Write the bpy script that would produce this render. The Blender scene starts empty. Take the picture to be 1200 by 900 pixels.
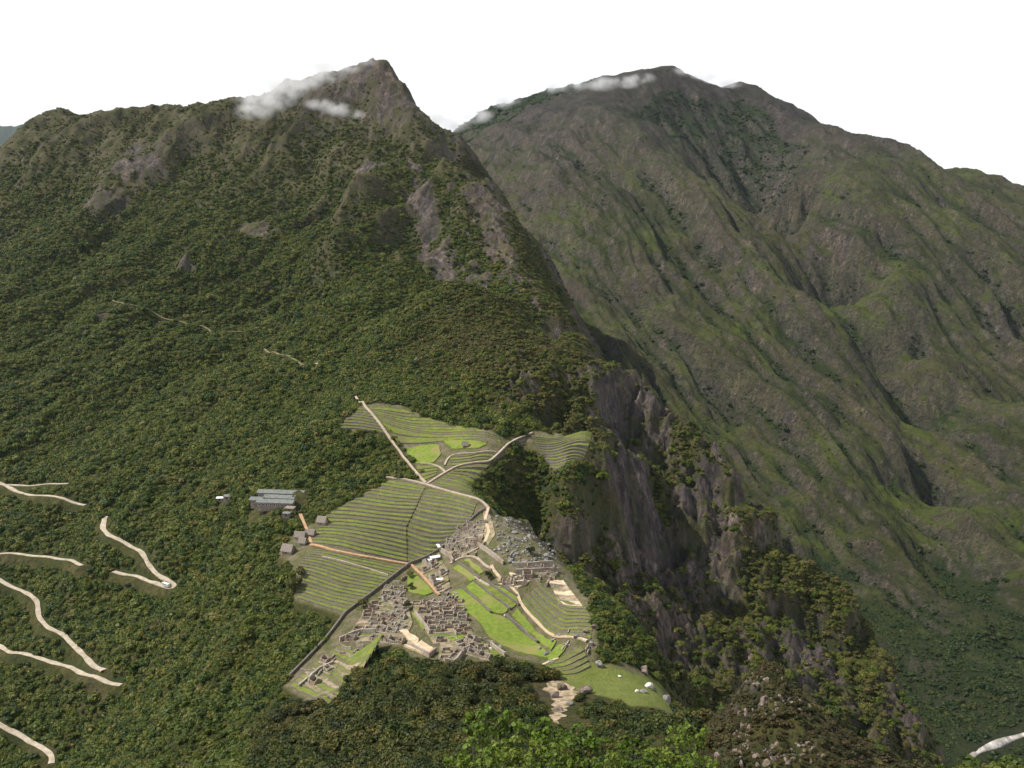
import bpy, bmesh, math, random
import numpy as np
from mathutils import Vector, Matrix, Euler
rng = np.random.default_rng(7)
random.seed(7)
sc = bpy.context.scene
COL = sc.collection
R = math.radians
# ------------------------------------------------------------------ camera geometry (the viewpoint on the high peak)
PITCH = R(9.5); FOC = 1200.0
CP, SP = math.cos(PITCH), math.sin(PITCH)
def ray(px, py):
    a = (np.asarray(px, float)-600)/FOC; b = (450-np.asarray(py, float))/FOC
    return a, CP + b*SP, -SP + b*CP
def at(px, py, Y):
    x, y, z = ray(px, py); t = np.asarray(Y, float)/y
    return x*t, y*t, z*t
# ------------------------------------------------------------------ noise
_perm = np.random.default_rng(3).integers(0, 4096, 4096).astype(np.int64)
_ang = np.random.default_rng(4).uniform(0, 2*np.pi, 4096)
_gx, _gy = np.cos(_ang).astype(np.float32), np.sin(_ang).astype(np.float32)
def perlin(x, y, seed=0):
    xi = np.floor(x).astype(np.int64); yi = np.floor(y).astype(np.int64)
    xf = (x-xi).astype(np.float32); yf = (y-yi).astype(np.float32)
    u = xf*xf*xf*(xf*(xf*6-15)+10); v = yf*yf*yf*(yf*(yf*6-15)+10)
    def g(ix, iy, dx, dy):
        h = _perm[(_perm[(ix+seed*57) & 4095] + iy*17 + seed) & 4095]
        return _gx[h]*dx + _gy[h]*dy
    a = g(xi, yi, xf, yf); b = g(xi+1, yi, xf-1, yf)
    c = g(xi, yi+1, xf, yf-1); d = g(xi+1, yi+1, xf-1, yf-1)
    return ((a+(b-a)*u) + ((c+(d-c)*u) - (a+(b-a)*u))*v)*1.5
def fbm(x, y, wl, octs, seed=0, gain=.5):
    s = 0; a = 1.; t = 0
    for i in range(octs):
        s = s + a*perlin(x/wl, y/wl, seed+i*3); t += a; a *= gain; wl *= .49
    return s/t
def ridged(x, y, wl, octs, seed=0, gain=.5):
    s = 0; a = 1.; t = 0
    for i in range(octs):
        s = s + a*(1-2*np.abs(perlin(x/wl, y/wl, seed+i*3))); t += a; a *= gain; wl *= .49
    return s/t
def sstep(a, b, x):
    t = np.clip((x-a)/(b-a), 0, 1); return t*t*(3-2*t)
# ------------------------------------------------------------------ the mountains as height fields through surveyed points
def field(pix, xyz, c):
    p = np.array([at(*q) for q in pix] + list(xyz), float)
    P, z = p[:, :2], p[:, 2]; n = len(P)
    D = np.sqrt(((P[:, None]-P[None])**2).sum(-1) + c*c)
    A = np.zeros((n+3, n+3)); A[:n, :n] = D + np.eye(n)*-0.4
    A[:n, n] = 1; A[:n, n+1:] = P/1000; A[n, :n] = 1; A[n+1:, :n] = P.T/1000
    w = np.linalg.solve(A, np.concatenate([z, [0, 0, 0]]))
    P32 = P.astype(np.float32); w32 = w.astype(np.float32)
    def f(x, y):
        sh = np.shape(x); x = np.ravel(x).astype(np.float32); y = np.ravel(y).astype(np.float32)
        out = np.empty(x.shape, np.float32)
        for s in range(0, len(x), 60000):
            xs = x[s:s+60000, None]-P32[None, :, 0]; ys = y[s:s+60000, None]-P32[None, :, 1]
            out[s:s+60000] = np.sqrt(xs*xs+ys*ys+np.float32(c*c))@w32[:n] + w32[n] + (x[s:s+60000]*w32[n+1]+y[s:s+60000]*w32[n+2])/1000
        return out.reshape(sh)
    return f
PM = [(590,735,690),(540,690,745),(640,745,680),(720,800,605),(770,815,590),(680,790,615),(690,745,655),(700,700,705),
 (640,650,770),(600,620,805),(570,590,845),(640,700,722),(400,695,750),(350,660,790),(440,650,800),(500,570,900),
 (560,580,890),(540,540,950),(430,475,1060),(600,515,990),(690,515,990),(660,555,940),(625,508,1005),(480,482,1050),
 (390,500,1030),(430,740,690),(345,795,640),(400,790,630),(480,760,655),(560,770,640),(455,800,585),(450,850,500),
 (600,800,590),(560,830,520),(650,830,540),(740,840,510),(780,850,490),(520,640,815),(470,690,755),
 # near knob
 (905,775,402),(880,785,405),(925,783,402),(945,804,400),(988,858,390),(1030,900,376),(862,815,412),(835,860,405),(890,850,362),(900,900,338),(960,900,345),(930,840,365),(905,785,395),
 (800,850,500),
 # gorge and promontory
 (592,560,945),(600,600,932),(640,600,945),(650,640,915),(690,520,1000),(720,560,985),(705,600,960),(690,650,910),(700,640,930),(690,690,905),(740,720,890),(800,620,1055),(780,700,950),
 (850,700,1005),(800,780,875),(830,830,815),(900,720,990),(870,765,925),(960,760,965),(985,712,1020),(1000,800,930),(1052,808,960),(1060,860,880),
 (940,830,870),(1105,895,890),(705,470,1150),(720,520,1060),(760,462,1210),(770,540,1130),(740,640,985),(760,600,1040),(700,440,1230),(690,400,1330),
 (815,545,1150),(850,600,1110),(900,655,1090),(940,690,1060),(1020,755,990),
 # forest shoulder
 (506,334,1330),(544,326,1330),(581,338,1330),(624,360,1340),(661,392,1320),(560,345,1290),(600,360,1290),(550,420,1160),(620,440,1130),(650,480,1060),(500,440,1130),(450,440,1150),
 # crest of the main mountain
 (440,64,2300),(428,66,2300),(412,71,2300),(395,82,2310),(370,92,2310),(340,105,2300),(290,120,2290),(250,124,2290),(200,131,2300),(160,135,2330),(115,132,2340),(70,131,2350),(40,145,2350),(10,180,2350),(-60,250,2350),
 (676,392,1500),
 # its face
 (430,180,2050),(420,130,2180),(400,250,1900),(370,330,1650),(345,420,1350),(470,200,2030),(480,260,1885),(468,320,1790),(500,310,1775),(550,328,1640),(560,290,1790),
 (340,200,2080),(345,250,1965),(312,320,1735),(290,385,1545),(418,215,1900),(390,285,1680),(352,365,1470),(330,270,1870),(250,200,2090),(150,200,2100),(60,230,2050),(250,300,1780),(160,280,1850),(100,350,1620),(0,330,1700),(200,400,1440),(300,440,1290),(50,450,1330),(250,490,1180),
 (150,520,1150),(320,530,1040),(0,520,1180),(380,460,1180),(400,530,980),(452,530,985),(330,585,930),(380,590,890),(350,612,868),(280,580,960),
 # road slope
 (0,570,1100),(100,600,1020),(205,688,870),(0,650,980),(90,660,930),(0,680,940),(60,730,870),(145,803,760),(0,760,850),(60,890,710),
 (0,850,760),(250,700,800),(280,640,860),(310,700,770),(250,800,680),(200,880,610),(330,860,560),(360,830,585),(300,770,690),(100,900,660),(400,890,470),(200,600,980),
 (-150,600,1050),(-150,750,850),(-150,880,720),(-200,400,1450)]
XM = [(0,0,-4),(20,60,-44),(-20,70,-50),(0,120,-74),(40,125,-77),(-60,130,-86),(0,200,-124),(60,220,-140),(0,300,-184),(90,300,-190),(-100,300,-215),(0,380,-222),(120,400,-232),
 (-200,450,-290),(-330,500,-350),(-500,550,-430),(-200,250,-240),(-250,60,-150),(250,60,-180),(170,300,-200),(190,350,-205),(300,330,-300),(260,200,-230),
 (150,470,-285),(105,480,-250),(130,530,-320),(180,560,-420),(230,450,-340),(330,450,-430),(200,680,-460),(150,760,-425),(300,650,-540),(420,600,-650),(500,800,-760),(450,900,-680),(560,950,-760),(470,1050,-720),(420,1150,-740),(330,1250,-720),
 (250,1350,-690),(260,1150,-560),(200,1420,-640),(240,1600,-640),(190,1750,-480),(160,1850,-400),(200,2000,-420),(150,2120,-330),(120,2250,-220),(200,2300,-320),(60,2420,-80),
 (-120,2450,180),(-300,2600,150),(-600,2650,0),(-900,2700,-50),(-1200,2700,-100),(-1500,2300,-250),(-1700,2000,-400),
 (-1300,1400,-450),(-1200,1000,-500),(-900,700,-560),(-1600,700,-750),(-55,1480,-165),(-120,1480,-165),(10,1440,-175),(60,1440,-240),(0,1500,-150),(-300,3200,-500),(300,2800,-700),(-1200,3400,-600),(700,2000,-1100),(900,1300,-1100),(900,600,-1000),(600,300,-700)]
PF = [(540,160,4950),(600,125,4700),(640,112,4400),(650,142,3750),(700,133,3620),(740,152,3450),(780,84,4150),(760,92,4120),(810,92,4220),(840,101,4280),(872,98,4260),(920,115,4120),(968,152,3820),
 (1010,165,3640),(1050,181,3600),(1120,203,3500),(1200,232,3400),(1300,270,3300),(1450,330,3200),(850,150,4020),(900,190,3860),(830,180,3820),(885,225,3700),(760,130,3930),(935,165,3860),(893,258,3560),
 (770,172,3350),(800,197,3250),(850,238,3050),(900,290,2880),(960,370,2600),(1010,450,2400),(1038,505,2220),(650,200,3350),(560,205,3750),(600,230,3350),(700,250,3080),(700,350,2720),(800,350,2720),
 (800,450,2370),(900,450,2370),(900,550,2070),(980,550,2020),(850,500,2220),(720,420,2430),(950,650,1850),(1040,650,1760),(1060,700,1690),(1090,745,1590),(1125,748,1560),(1120,700,1680),
 (925,300,3330),(975,380,2960),(1030,455,2640),(1070,520,2370),(1100,600,2100),(1130,700,1760),(1150,760,1600),(930,205,3430),(960,235,3280),(1000,285,3030),(1050,345,2780),(1100,425,2480),(1140,505,2230),
 (1170,600,1940),(1190,700,1700),(1100,250,3170),(1200,300,3020),(1185,400,2720),(1195,480,2430),(1250,480,2300),(1300,650,1800),(1280,300,3000),(620,180,3600),(1180,330,2900)]
XF = [(300,1350,-715),(500,1300,-715),(800,1250,-715),(640,1450,-712),(1000,1350,-715),(900,1000,-715),(1300,900,-715),(500,1000,-715),(200,1500,-715),(0,1700,-710),(-100,2100,-680),(600,600,-715),(1500,1500,-700),
 (1000,4800,200),(2000,4400,-100),(300,5300,200),(-100,5800,300),(-600,3000,-600),(-1500,3500,-600),(-700,5200,200),(-1600,5500,0),(-1000,2000,-900),(-500,1000,-1000),(1850,4100,-250),(2600,4600,-500),(2400,5600,-300),(1750,3900,-150),(1450,4150,40),(2300,3700,-200),(3200,3300,-300),(2600,2000,-300)]
EDGE = [(452,68,2290),(464,84,2265),(483,108,2230),(502,141,2190),(520,166,2150),(547,211,2080),(578,230,2000),(607,258,1920),(630,298,1840),(642,345,1740),(664,376,1620)]
for e_ in EDGE:      # the right flank falls away in a wall beyond this edge
    q_ = at(*e_); PM.append(e_); XM.append((q_[0]+55, q_[1]+25, q_[2]-150)); XM.append((q_[0]+110, q_[1]+40, q_[2]-270))
fM = field(PM, XM, 25.); fF = field(PF, XF, 60.)
# places kept smooth: the ruined town and its terraces
FLAT = [(590,735,690,110),(540,690,745,110),(440,650,800,105),(400,690,750,70),(480,590,880,100),(540,550,940,90),(470,500,1030,70),(600,515,990,60),(650,530,965,55),(650,700,715,70),(720,800,605,80),(430,760,670,70),(370,785,645,60),(480,740,680,80),(600,640,780,60)]
FC = np.array([at(a, b, c)+(d,) for a, b, c, d in FLAT])
def flatness(x, y):
    m = np.zeros(np.shape(x), np.float32)
    for cx, cy, cz, r in FC:
        m = np.maximum(m, 1-sstep(.55, 1.1, np.sqrt((x-cx)**2+(y-cy)**2)/r))
    return m
gA = np.array(at(700, 600, 980)); 
def gorge(x, y):      # where the bare cliffs are: the promontory above the river and the far right flank of the peak
    a, b = (x-200)/260, (y-1000)/330
    g1 = 1-sstep(.6, 1.15, np.sqrt(a*a+b*b))
    e = x-(75-0.30*(y-1400))              # right of a line running up the flank of the peak
    g2 = sstep(-60, 40, e)*sstep(1380, 1500, y)*(1-sstep(2400, 2600, y))
    return g1, g2
def height_parts(x, y):
    fl = flatness(x, y); ro = 1-fl; g1, g2 = gorge(x, y); g1 = g1*ro; g2 = g2*ro*(1-g1)
    go = np.maximum(g1, g2)
    r = np.sqrt(x*x+y*y); near = sstep(250, 500, r); mid = sstep(480, 640, r)
    w1 = fbm(x, y, 140, 5, 11); w2 = fbm(x, y, 140, 5, 29)
    amp = ro*near*(10 + 6*mid + 24*g1)
    m = fM(x+w1*amp, y+w2*amp)
    up = sstep(1050, 1800, y)*mid
    # gullies and spurs of the peak, drawn out down its face
    u, v = x*.45+y*.89, x*.89-y*.45
    wv = fbm(x, y, 300, 3, 33)*90
    gul = ridged((v+wv), u*.33, 230, 5, 5)-.45
    m = m + ro*near*mid*(gul*(24+24*up)*(1-.4*go) + (ridged(x, y, 70, 4, 15)-.45)*(5+7*up) + fbm(x, y, 26, 4, 41)*(2.2+3*up))
    # broken rock steps in the gorge
    st = 38+26*fbm(x, y, 420, 2, 73); q = (m + 95*fbm(x, y, 230, 4, 71))/52; k = np.floor(q); fr = q-k
    on = sstep(-.25, .3, fbm(x, y, 210, 3, 83))
    m = m + g1*on*52*(sstep(.30, .62, fr)-fr)*.62
    m = m + g1*((ridged(x, y, 95, 6, 91, .55)-.38)*38 + (ridged(x*1.3, y*1.3, 30, 3, 93)-.4)*11)
    # fluted rock walls on the right flank
    m = m + g2*((ridged(y+x*.25, x*.22, 85, 5, 95)-.5)*24 + (ridged(y, x*.35, 30, 3, 97)-.5)*10)
    # the small rocky knob close by
    a, b = (x-105)/75, (y-390)/65
    g3 = (1-sstep(.4, 1.3, np.sqrt(a*a+b*b)))
    m = m + g3*((ridged(x, y, 17, 5, 99)-.3)*3.2 + fbm(x, y, 6, 3, 45)*.8)
    # far mountain: gullies running down the fall line
    d1, d2 = .40, -.916
    u = x*d1+y*d2; v = -x*d2+y*d1
    wu = fbm(x, y, 500, 3, 61)*120
    f = fF(x+w1*40, y+w2*40)
    ab = sstep(-715, -620, f)*(1-.6*sstep(180, 430, f))
    f = f + ab*(ridged(v+wu*.55, u*.12, 290, 4, 51)-.45)*105 + ab*((ridged(v+wu*.45, u*.16, 100, 4, 67)-.45)*26 + (ridged(v+wu*.4, u*.25, 36, 4, 69)-.45)*9 + fbm(x, y, 90, 5, 63, .6)*14) + (1-ab)*fbm(x, y, 120, 4, 77)*8
    return m, f, fl, np.maximum(go, g3*.5)
# ------------------------------------------------------------------ polar sheet of ground
TH = np.linspace(R(-37), R(37), 1150)
rr = [30.]
while rr[-1] < 7000:
    r_ = rr[-1]
    rr.append(r_ + (3.0 if r_ < 330 else 1.5 if r_ < 700 else 1.25 if r_ < 1050 else .0019*r_ if r_ < 4600 else .012*r_))
RR = np.array(rr)
GX = (RR[:, None]*np.sin(TH)[None]).astype(np.float32); GY = (RR[:, None]*np.cos(TH)[None]).astype(np.float32)
GM, GF, GFL, GGO = height_parts(GX, GY)
GZ = np.maximum(GM, GF).astype(np.float32)
_lr = np.arange(len(RR))
def H(x, y, grid=None):
    g = GZ if grid is None else grid
    x = np.asarray(x, float); y = np.asarray(y, float)
    r = np.sqrt(x*x+y*y); th = np.arctan2(x, y)
    i = np.clip(np.interp(r, RR, _lr), 0, len(RR)-1.001); j = np.clip((th-TH[0])/(TH[1]-TH[0]), 0, len(TH)-1.001)
    i0 = i.astype(int); j0 = j.astype(int); a = i-i0; b = j-j0
    return (g[i0, j0]*(1-b)+g[i0, j0+1]*b)*(1-a) + (g[i0+1, j0]*(1-b)+g[i0+1, j0+1]*b)*a
def hit(px, py, far=5500):
    """first point of the ground on the line of sight (vectorised)"""
    px = np.atleast_1d(np.asarray(px, float)); py = np.atleast_1d(np.asarray(py, float))
    dx, dy, dz = ray(px, py); dx, dz = dx/dy, dz/dy
    Y = np.concatenate([np.arange(250, 1300, 2.), np.arange(1300, 5600, 8.)])
    X = dx[:, None]*Y; Z = dz[:, None]*Y
    below = (H(X, np.broadcast_to(Y, X.shape)) > Z)
    below[:, -1] = True
    k = below.argmax(1); lo = Y[np.maximum(k-1, 0)]; hi = Y[k]
    for _ in range(12):
        mid = (lo+hi)/2; b = H(dx*mid, mid) > dz*mid
        hi = np.where(b, mid, hi); lo = np.where(b, lo, mid)
    return np.stack([dx*hi, hi, dz*hi], 1)
def hits(pts): 
    p = np.array(pts, float); return hit(p[:, 0], p[:, 1])
# slopes
_dr = np.gradient(GZ, axis=0)/np.gradient(RR)[:, None]; _dt = np.gradient(GZ, axis=1)/(RR[:, None]*(TH[1]-TH[0]))
GS = np.sqrt(_dr**2+_dt**2).astype(np.float32)
def mesh_np(name, co, quads):
    me = bpy.data.meshes.new(name)
    co = np.asarray(co, np.float32); q = np.asarray(quads, np.int32)
    me.vertices.add(len(co)); me.vertices.foreach_set('co', co.ravel())
    n, k = q.shape
    me.loops.add(n*k); me.loops.foreach_set('vertex_index', q.ravel())
    me.polygons.add(n); me.polygons.foreach_set('loop_start', np.arange(0, n*k, k, dtype=np.int32))
    me.update(calc_edges=True)
    return me
def fattr(me, name, v):
    a = me.attributes.new(name, 'FLOAT', 'POINT'); a.data.foreach_set('value', np.ravel(v).astype(np.float32))
def link(name, me, mat=None, parent=None, loc=None):
    o = bpy.data.objects.new(name, me); COL.objects.link(o)
    if mat is not None and me is not None and len(me.materials) == 0: me.materials.append(mat)
    if parent is not None: o.parent = parent
    if loc is not None: o.location = loc
    return o
def tag(o, label=None, cat=None, group=None, kind=None):
    if label: o['label'] = label
    if cat: o['category'] = cat
    if group: o['group'] = group
    if kind: o['kind'] = kind
    return o
# ------------------------------------------------------------------ materials
class NT:
    def __init__(s, name):
        s.m = bpy.data.materials.new(name); s.m.use_nodes = True; s.t = s.m.node_tree
        s.b = s.t.nodes['Principled BSDF']; s.b.inputs['Specular IOR Level'].default_value = .15; s.b.inputs['Roughness'].default_value = .9
    def n(s, k, **kw):
        o = s.t.nodes.new(k)
        for a, v in kw.items(): setattr(o, a, v)
        return o
    def l(s, a, b): s.t.links.new(a, b)
    def pos(s): return s.n('ShaderNodeNewGeometry').outputs['Position']
    def mapv(s, v, scale):
        o = s.n('ShaderNodeVectorMath', operation='MULTIPLY'); s.l(v, o.inputs[0]); o.inputs[1].default_value = scale; return o.outputs[0]
    def noise(s, vec, scale, det=4, rough=.6):
        o = s.n('ShaderNodeTexNoise'); o.inputs['Scale'].default_value = scale; o.inputs['Detail'].default_value = det; o.inputs['Roughness'].default_value = rough
        s.l(vec, o.inputs['Vector']); return o.outputs['Fac']
    def ramp(s, f, stops, interp='LINEAR'):
        o = s.n('ShaderNodeValToRGB'); o.color_ramp.interpolation = interp; e = o.color_ramp.elements
        while len(e) < len(stops): e.new(.5)
        for i, (p, c) in enumerate(stops):
            e[i].position = p; e[i].color = tuple(c)+(1,) if not isinstance(c, (int, float)) else (c, c, c, 1)
        s.l(f, o.inputs[0]); return o.outputs[0]
    def mix(s, f, a, b, mode='MIX'):
        o = s.n('ShaderNodeMix', data_type='RGBA', blend_type=mode)
        for v, i in ((f, 0), (a, 6), (b, 7)):
            if isinstance(v, (int, float)): o.inputs[i].default_value = v
            elif isinstance(v, tuple): o.inputs[i].default_value = v+(1,)
            else: s.l(v, o.inputs[i])
        return o.outputs[2]
    def math(s, op, a, b=0.):
        o = s.n('ShaderNodeMath', operation=op)
        for v, i in ((a, 0), (b, 1)):
            if isinstance(v, (int, float)): o.inputs[i].default_value = v
            else: s.l(v, o.inputs[i])
        return o.outputs[0]
    def attr(s, nm): return s.n('ShaderNodeAttribute', attribute_name=nm).outputs['Fac']
    def bump(s, h, dist, strength=1.):
        o = s.n('ShaderNodeBump'); o.inputs['Distance'].default_value = dist; o.inputs['Strength'].default_value = strength
        s.l(h, o.inputs['Height']); s.l(o.outputs[0], s.b.inputs['Normal'])
    def out(s, c): s.l(c, s.b.inputs['Base Color']); return s.m
def simple(name, a, b, scale, det=4, rough=.9, bump=None, lo=.35, hi=.65, c=None, scale2=None):
    t = NT(name); p = t.pos(); f = t.noise(p, scale, det)
    col = t.ramp(f, [(lo, a), (hi, b)])
    if c is not None: col = t.mix(t.ramp(t.noise(p, scale2 or scale*.2, 3), [(.5, 0.), (.66, 1.)]), col, c)
    t.b.inputs['Roughness'].default_value = rough
    if bump: t.bump(f, bump)
    return t.out(col)
def rock_colour(t, p, tint=1.):
    pv = t.mapv(p, (1, 1, .16))
    a = t.ramp(t.noise(pv, .05, 7, .68), [(.30, (.040, .030, .032)), (.44, (.098, .074, .068)), (.55, (.185, .142, .120)), (.67, (.42, .33, .27))])
    b = t.ramp(t.noise(pv, .012, 5, .6), [(.35, (.085, .070, .078)), (.5, (.105, .085, .078)), (.62, (.17, .12, .088))])
    c = t.mix(.45, a, b)
    c = t.mix(t.ramp(t.noise(t.mapv(p, (1, 1, .4)), .13, 8, .78), [(.43, .85), (.52, 0.)]), c, (.030, .026, .028))
    c = t.mix(t.ramp(t.noise(t.mapv(p, (1, 1, .5)), .07, 8, .75), [(.56, 0.), (.64, .7)]), c, (.040, .052, .012))
    return t.mix(t.ramp(t.noise(pv, .3, 5, .7), [(.40, .6), (.60, 0.)]), c, (.035, .032, .034))
def mat_near():
    t = NT('mountain_ground'); p = t.pos()
    rock = rock_colour(t, p)
    g = t.ramp(t.noise(p, .02, 7, .65), [(.32, (.026, .034, .007)), (.46, (.056, .058, .013)), (.56, (.085, .074, .024)), (.68, (.075, .058, .036))])
    g = t.mix(t.ramp(t.noise(p, .22, 5, .7), [(.42, 0.), (.62, .75)]), g, (.026, .032, .012))
    g = t.mix(t.attr('lush_shade'), g, (.030, .048, .014))
    g = t.mix(t.attr('high'), g, t.ramp(t.noise(p, .03, 8, .7), [(.36, (.024, .030, .008)), (.5, (.056, .054, .020)), (.64, (.088, .074, .046))]))
    g = t.mix(t.attr('town'), g, t.ramp(t.noise(p, .12, 6, .7), [(.36, (.085, .098, .032)), (.5, (.135, .125, .062)), (.64, (.20, .16, .11))]))
    g = t.mix(t.attr('lawn'), g, t.ramp(t.noise(p, .09, 6, .7), [(.35, (.13, .165, .030)), (.6, (.175, .195, .050)), (.7, (.19, .175, .075))]))
    rb = t.ramp(t.noise(t.mapv(p, (1, 1, .3)), .035, 7, .68), [(.40, .25), (.54, 1.)])
    c = t.mix(t.math('MULTIPLY', t.attr('rock'), rb), g, rock)
    h = t.math('ADD', t.noise(t.mapv(p, (1, 1, .3)), .12, 8, .7), t.math('MULTIPLY', t.noise(p, .5, 5, .7), .4))
    t.bump(h, 5., .9)
    return t.out(c)
def mat_far():
    t = NT('far_mountain_ground'); p = t.pos()
    rock = rock_colour(t, p)
    fall = t.n('ShaderNodeVectorRotate', rotation_type='Z_AXIS'); fall.inputs['Angle'].default_value = R(-38.5); t.l(p, fall.inputs['Vector']); q = t.mapv(fall.outputs[0], (1, .22, .25))
    g = t.ramp(t.noise(q, .008, 8, .68), [(.34, (.020, .030, .007)), (.45, (.044, .052, .013)), (.54, (.072, .071, .024)), (.66, (.068, .053, .042))])
    g = t.mix(t.ramp(t.noise(p, .0045, 6, .65), [(.46, 0.), (.60, .9)]), g, (.072, .092, .016))
    g = t.mix(t.ramp(t.noise(q, .045, 7, .75), [(.44, 0.), (.60, .8)]), g, (.030, .032, .014))
    g = t.mix(t.attr('high'), g, t.ramp(t.noise(p, .02, 8, .7), [(.38, (.026, .026, .022)), (.6, (.062, .050, .050))]))
    g = t.mix(t.attr('lush_shade'), g, (.020, .034, .010))
    c = t.mix(t.attr('rock'), g, rock)
    h = t.math('ADD', t.noise(q, .03, 9, .72), t.math('MULTIPLY', t.noise(p, .12, 5, .7), .35))
    t.bump(h, 26., 1.)
    return t.out(c)
def mat_leaf(name, stops, patch=(.07, .052, .030), amt=.6, transl=.25):
    t = NT(name); oi = t.n('ShaderNodeObjectInfo')
    c = t.ramp(oi.outputs['Random'], stops)
    pf = t.noise(oi.outputs['Location'], .011, 4, .6)
    c = t.mix(t.math('MULTIPLY', t.ramp(pf, [(.46, 0.), (.64, 1.)]), amt), c, patch)
    hsv = t.n('ShaderNodeHueSaturation'); t.l(c, hsv.inputs['Color']); hsv.inputs['Saturation'].default_value = 1.0
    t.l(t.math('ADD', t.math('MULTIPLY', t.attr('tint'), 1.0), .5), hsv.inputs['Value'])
    col = hsv.outputs[0]
    t.b.inputs['Roughness'].default_value = .55; t.b.inputs['Specular IOR Level'].default_value = .25
    tr = t.n('ShaderNodeBsdfTranslucent'); t.l(col, tr.inputs['Color'])
    ms = t.n('ShaderNodeMixShader'); ms.inputs[0].default_value = transl
    t.l(t.b.outputs[0], ms.inputs[1]); t.l(tr.outputs[0], ms.inputs[2]); t.l(ms.outputs[0], t.t.nodes['Material Output'].inputs['Surface'])
    return t.out(col)
M = {}
M['near'] = mat_near(); M['far'] = mat_far()
M['forest'] = mat_leaf('forest_leaves', [(0, (.015, .036, .003)), (.25, (.040, .070, .005)), (.55, (.080, .106, .009)), (.85, (.115, .128, .015)), (1, (.145, .125, .028))], (.080, .096, .012), .28)
M['scrub'] = mat_leaf('scrub_leaves', [(0, (.036, .054, .006)), (.35, (.076, .090, .010)), (.7, (.108, .104, .018)), (1, (.115, .088, .032))], (.098, .082, .028), .45)
M['knobscrub'] = mat_leaf('knob_scrub_leaves', [(0, (.022, .030, .005)), (.4, (.045, .045, .010)), (.7, (.070, .060, .014)), (1, (.075, .052, .02))], (.06, .045, .018), .35)
M['wood'] = mat_leaf('tree_leaves', [(0, (.012, .027, .002)), (.35, (.031, .049, .004)), (.7, (.060, .072, .007)), (1, (.092, .080, .012))], (.058, .050, .012), .4)
M['bright'] = mat_leaf('sapling_leaves', [(0, (.070, .120, .010)), (.5, (.110, .165, .015)), (1, (.155, .195, .026))], (.13, .17, .02), .2, .35)
M['farwood'] = mat_leaf('valley_leaves', [(0, (.018, .036, .008)), (.5, (.032, .052, .010)), (1, (.054, .064, .014))], (.04, .05, .02), .4)
M['bark'] = simple('bark', (.05, .04, .03), (.11, .09, .07), 3.)
M['grass'] = simple('terrace_grass', (.095, .125, .020), (.165, .185, .038), .25, 5, bump=.15, c=(.12, .115, .045), scale2=.05)
M['grass2'] = simple('dry_terrace_grass', (.085, .100, .028), (.135, .140, .046), .25, 5, bump=.15, c=(.115, .095, .05), scale2=.07)
M['lawn'] = simple('lawn_grass', (.105, .155, .020), (.175, .22, .036), .3, 7, c=(.195, .185, .06), scale2=.06)
M['stone'] = simple('terrace_stone', (.085, .074, .064), (.21, .18, .155), .9, 7, bump=.2, c=(.11, .105, .06), scale2=.12)
M['ruin'] = simple('ruin_stone', (.17, .145, .115), (.46, .40, .33), 1.1, 7, bump=.25, c=(.22, .155, .11), scale2=.08)
M['earth'] = simple('worn_earth', (.19, .145, .095), (.34, .265, .18), .3, 6, c=(.10, .12, .04), scale2=.09)
M['mixed'] = simple('grassy_earth', (.12, .12, .045), (.26, .20, .13), .22, 6, c=(.095, .13, .032), scale2=.07)
M['sand'] = simple('pale_sand', (.40, .30, .19), (.58, .46, .32), .3, 5)
M['gully'] = simple('gully_sand', (.20, .15, .095), (.48, .375, .26), .35, 7, bump=.5, c=(.12, .11, .04), scale2=.15)
M['path'] = simple('path_dirt', (.30, .24, .18), (.46, .38, .29), .4, 5)
M['redpath'] = simple('red_path_dirt', (.33, .20, .11), (.48, .31, .18), .4, 5)
M['road'] = simple('gravel_road', (.31, .26, .19), (.49, .42, .325), .2, 6)
M['boulder'] = simple('granite', (.10, .098, .094), (.33, .315, .30), .55, 7, bump=.4, c=(.13, .12, .07), scale2=.2)
M['pale'] = simple('pale_granite', (.42, .39, .36), (.68, .64, .58), .6, 5)
M['brownrock'] = simple('brown_rock', (.075, .055, .046), (.27, .215, .185), .4, 8, bump=.5, c=(.10, .085, .04), scale2=.16)
M['thatch'] = simple('thatch', (.14, .12, .10), (.27, .235, .195), 1.5, 6, bump=.15)
M['roof'] = simple('green_grey_roof', (.12, .13, .12), (.20, .21, .19), .5, 4)
M['plaster'] = simple('plaster', (.17, .14, .11), (.27, .225, .18), .4, 4)
M['dark'] = simple('dark_opening', (.015, .015, .017), (.03, .03, .03), 1.)
M['tarp'] = simple('white_tarpaulin', (.76, .77, .80), (.84, .85, .86), .5, 3, rough=.6)
M['metal'] = simple('grey_metal', (.3, .3, .31), (.4, .4, .4), 1., rough=.5)
M['buswhite'] = simple('white_paint', (.74, .74, .72), (.82, .82, .8), .5, rough=.35)
M['green'] = simple('green_paint', (.05, .16, .07), (.06, .19, .08), .5, rough=.4)
M['tyre'] = simple('rubber', (.02, .02, .02), (.035, .035, .035), 4.)
def mat_water():
    t = NT('river_water'); p = t.pos(); f = t.noise(t.mapv(p, (1, .35, 1)), .06, 8, .75)
    t.b.inputs['Roughness'].default_value = .35
    t.bump(f, 1.); return t.out(t.ramp(f, [(.36, (.12, .11, .095)), (.5, (.34, .315, .28)), (.64, (.66, .63, .60))]))
M['water'] = mat_water()
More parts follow.
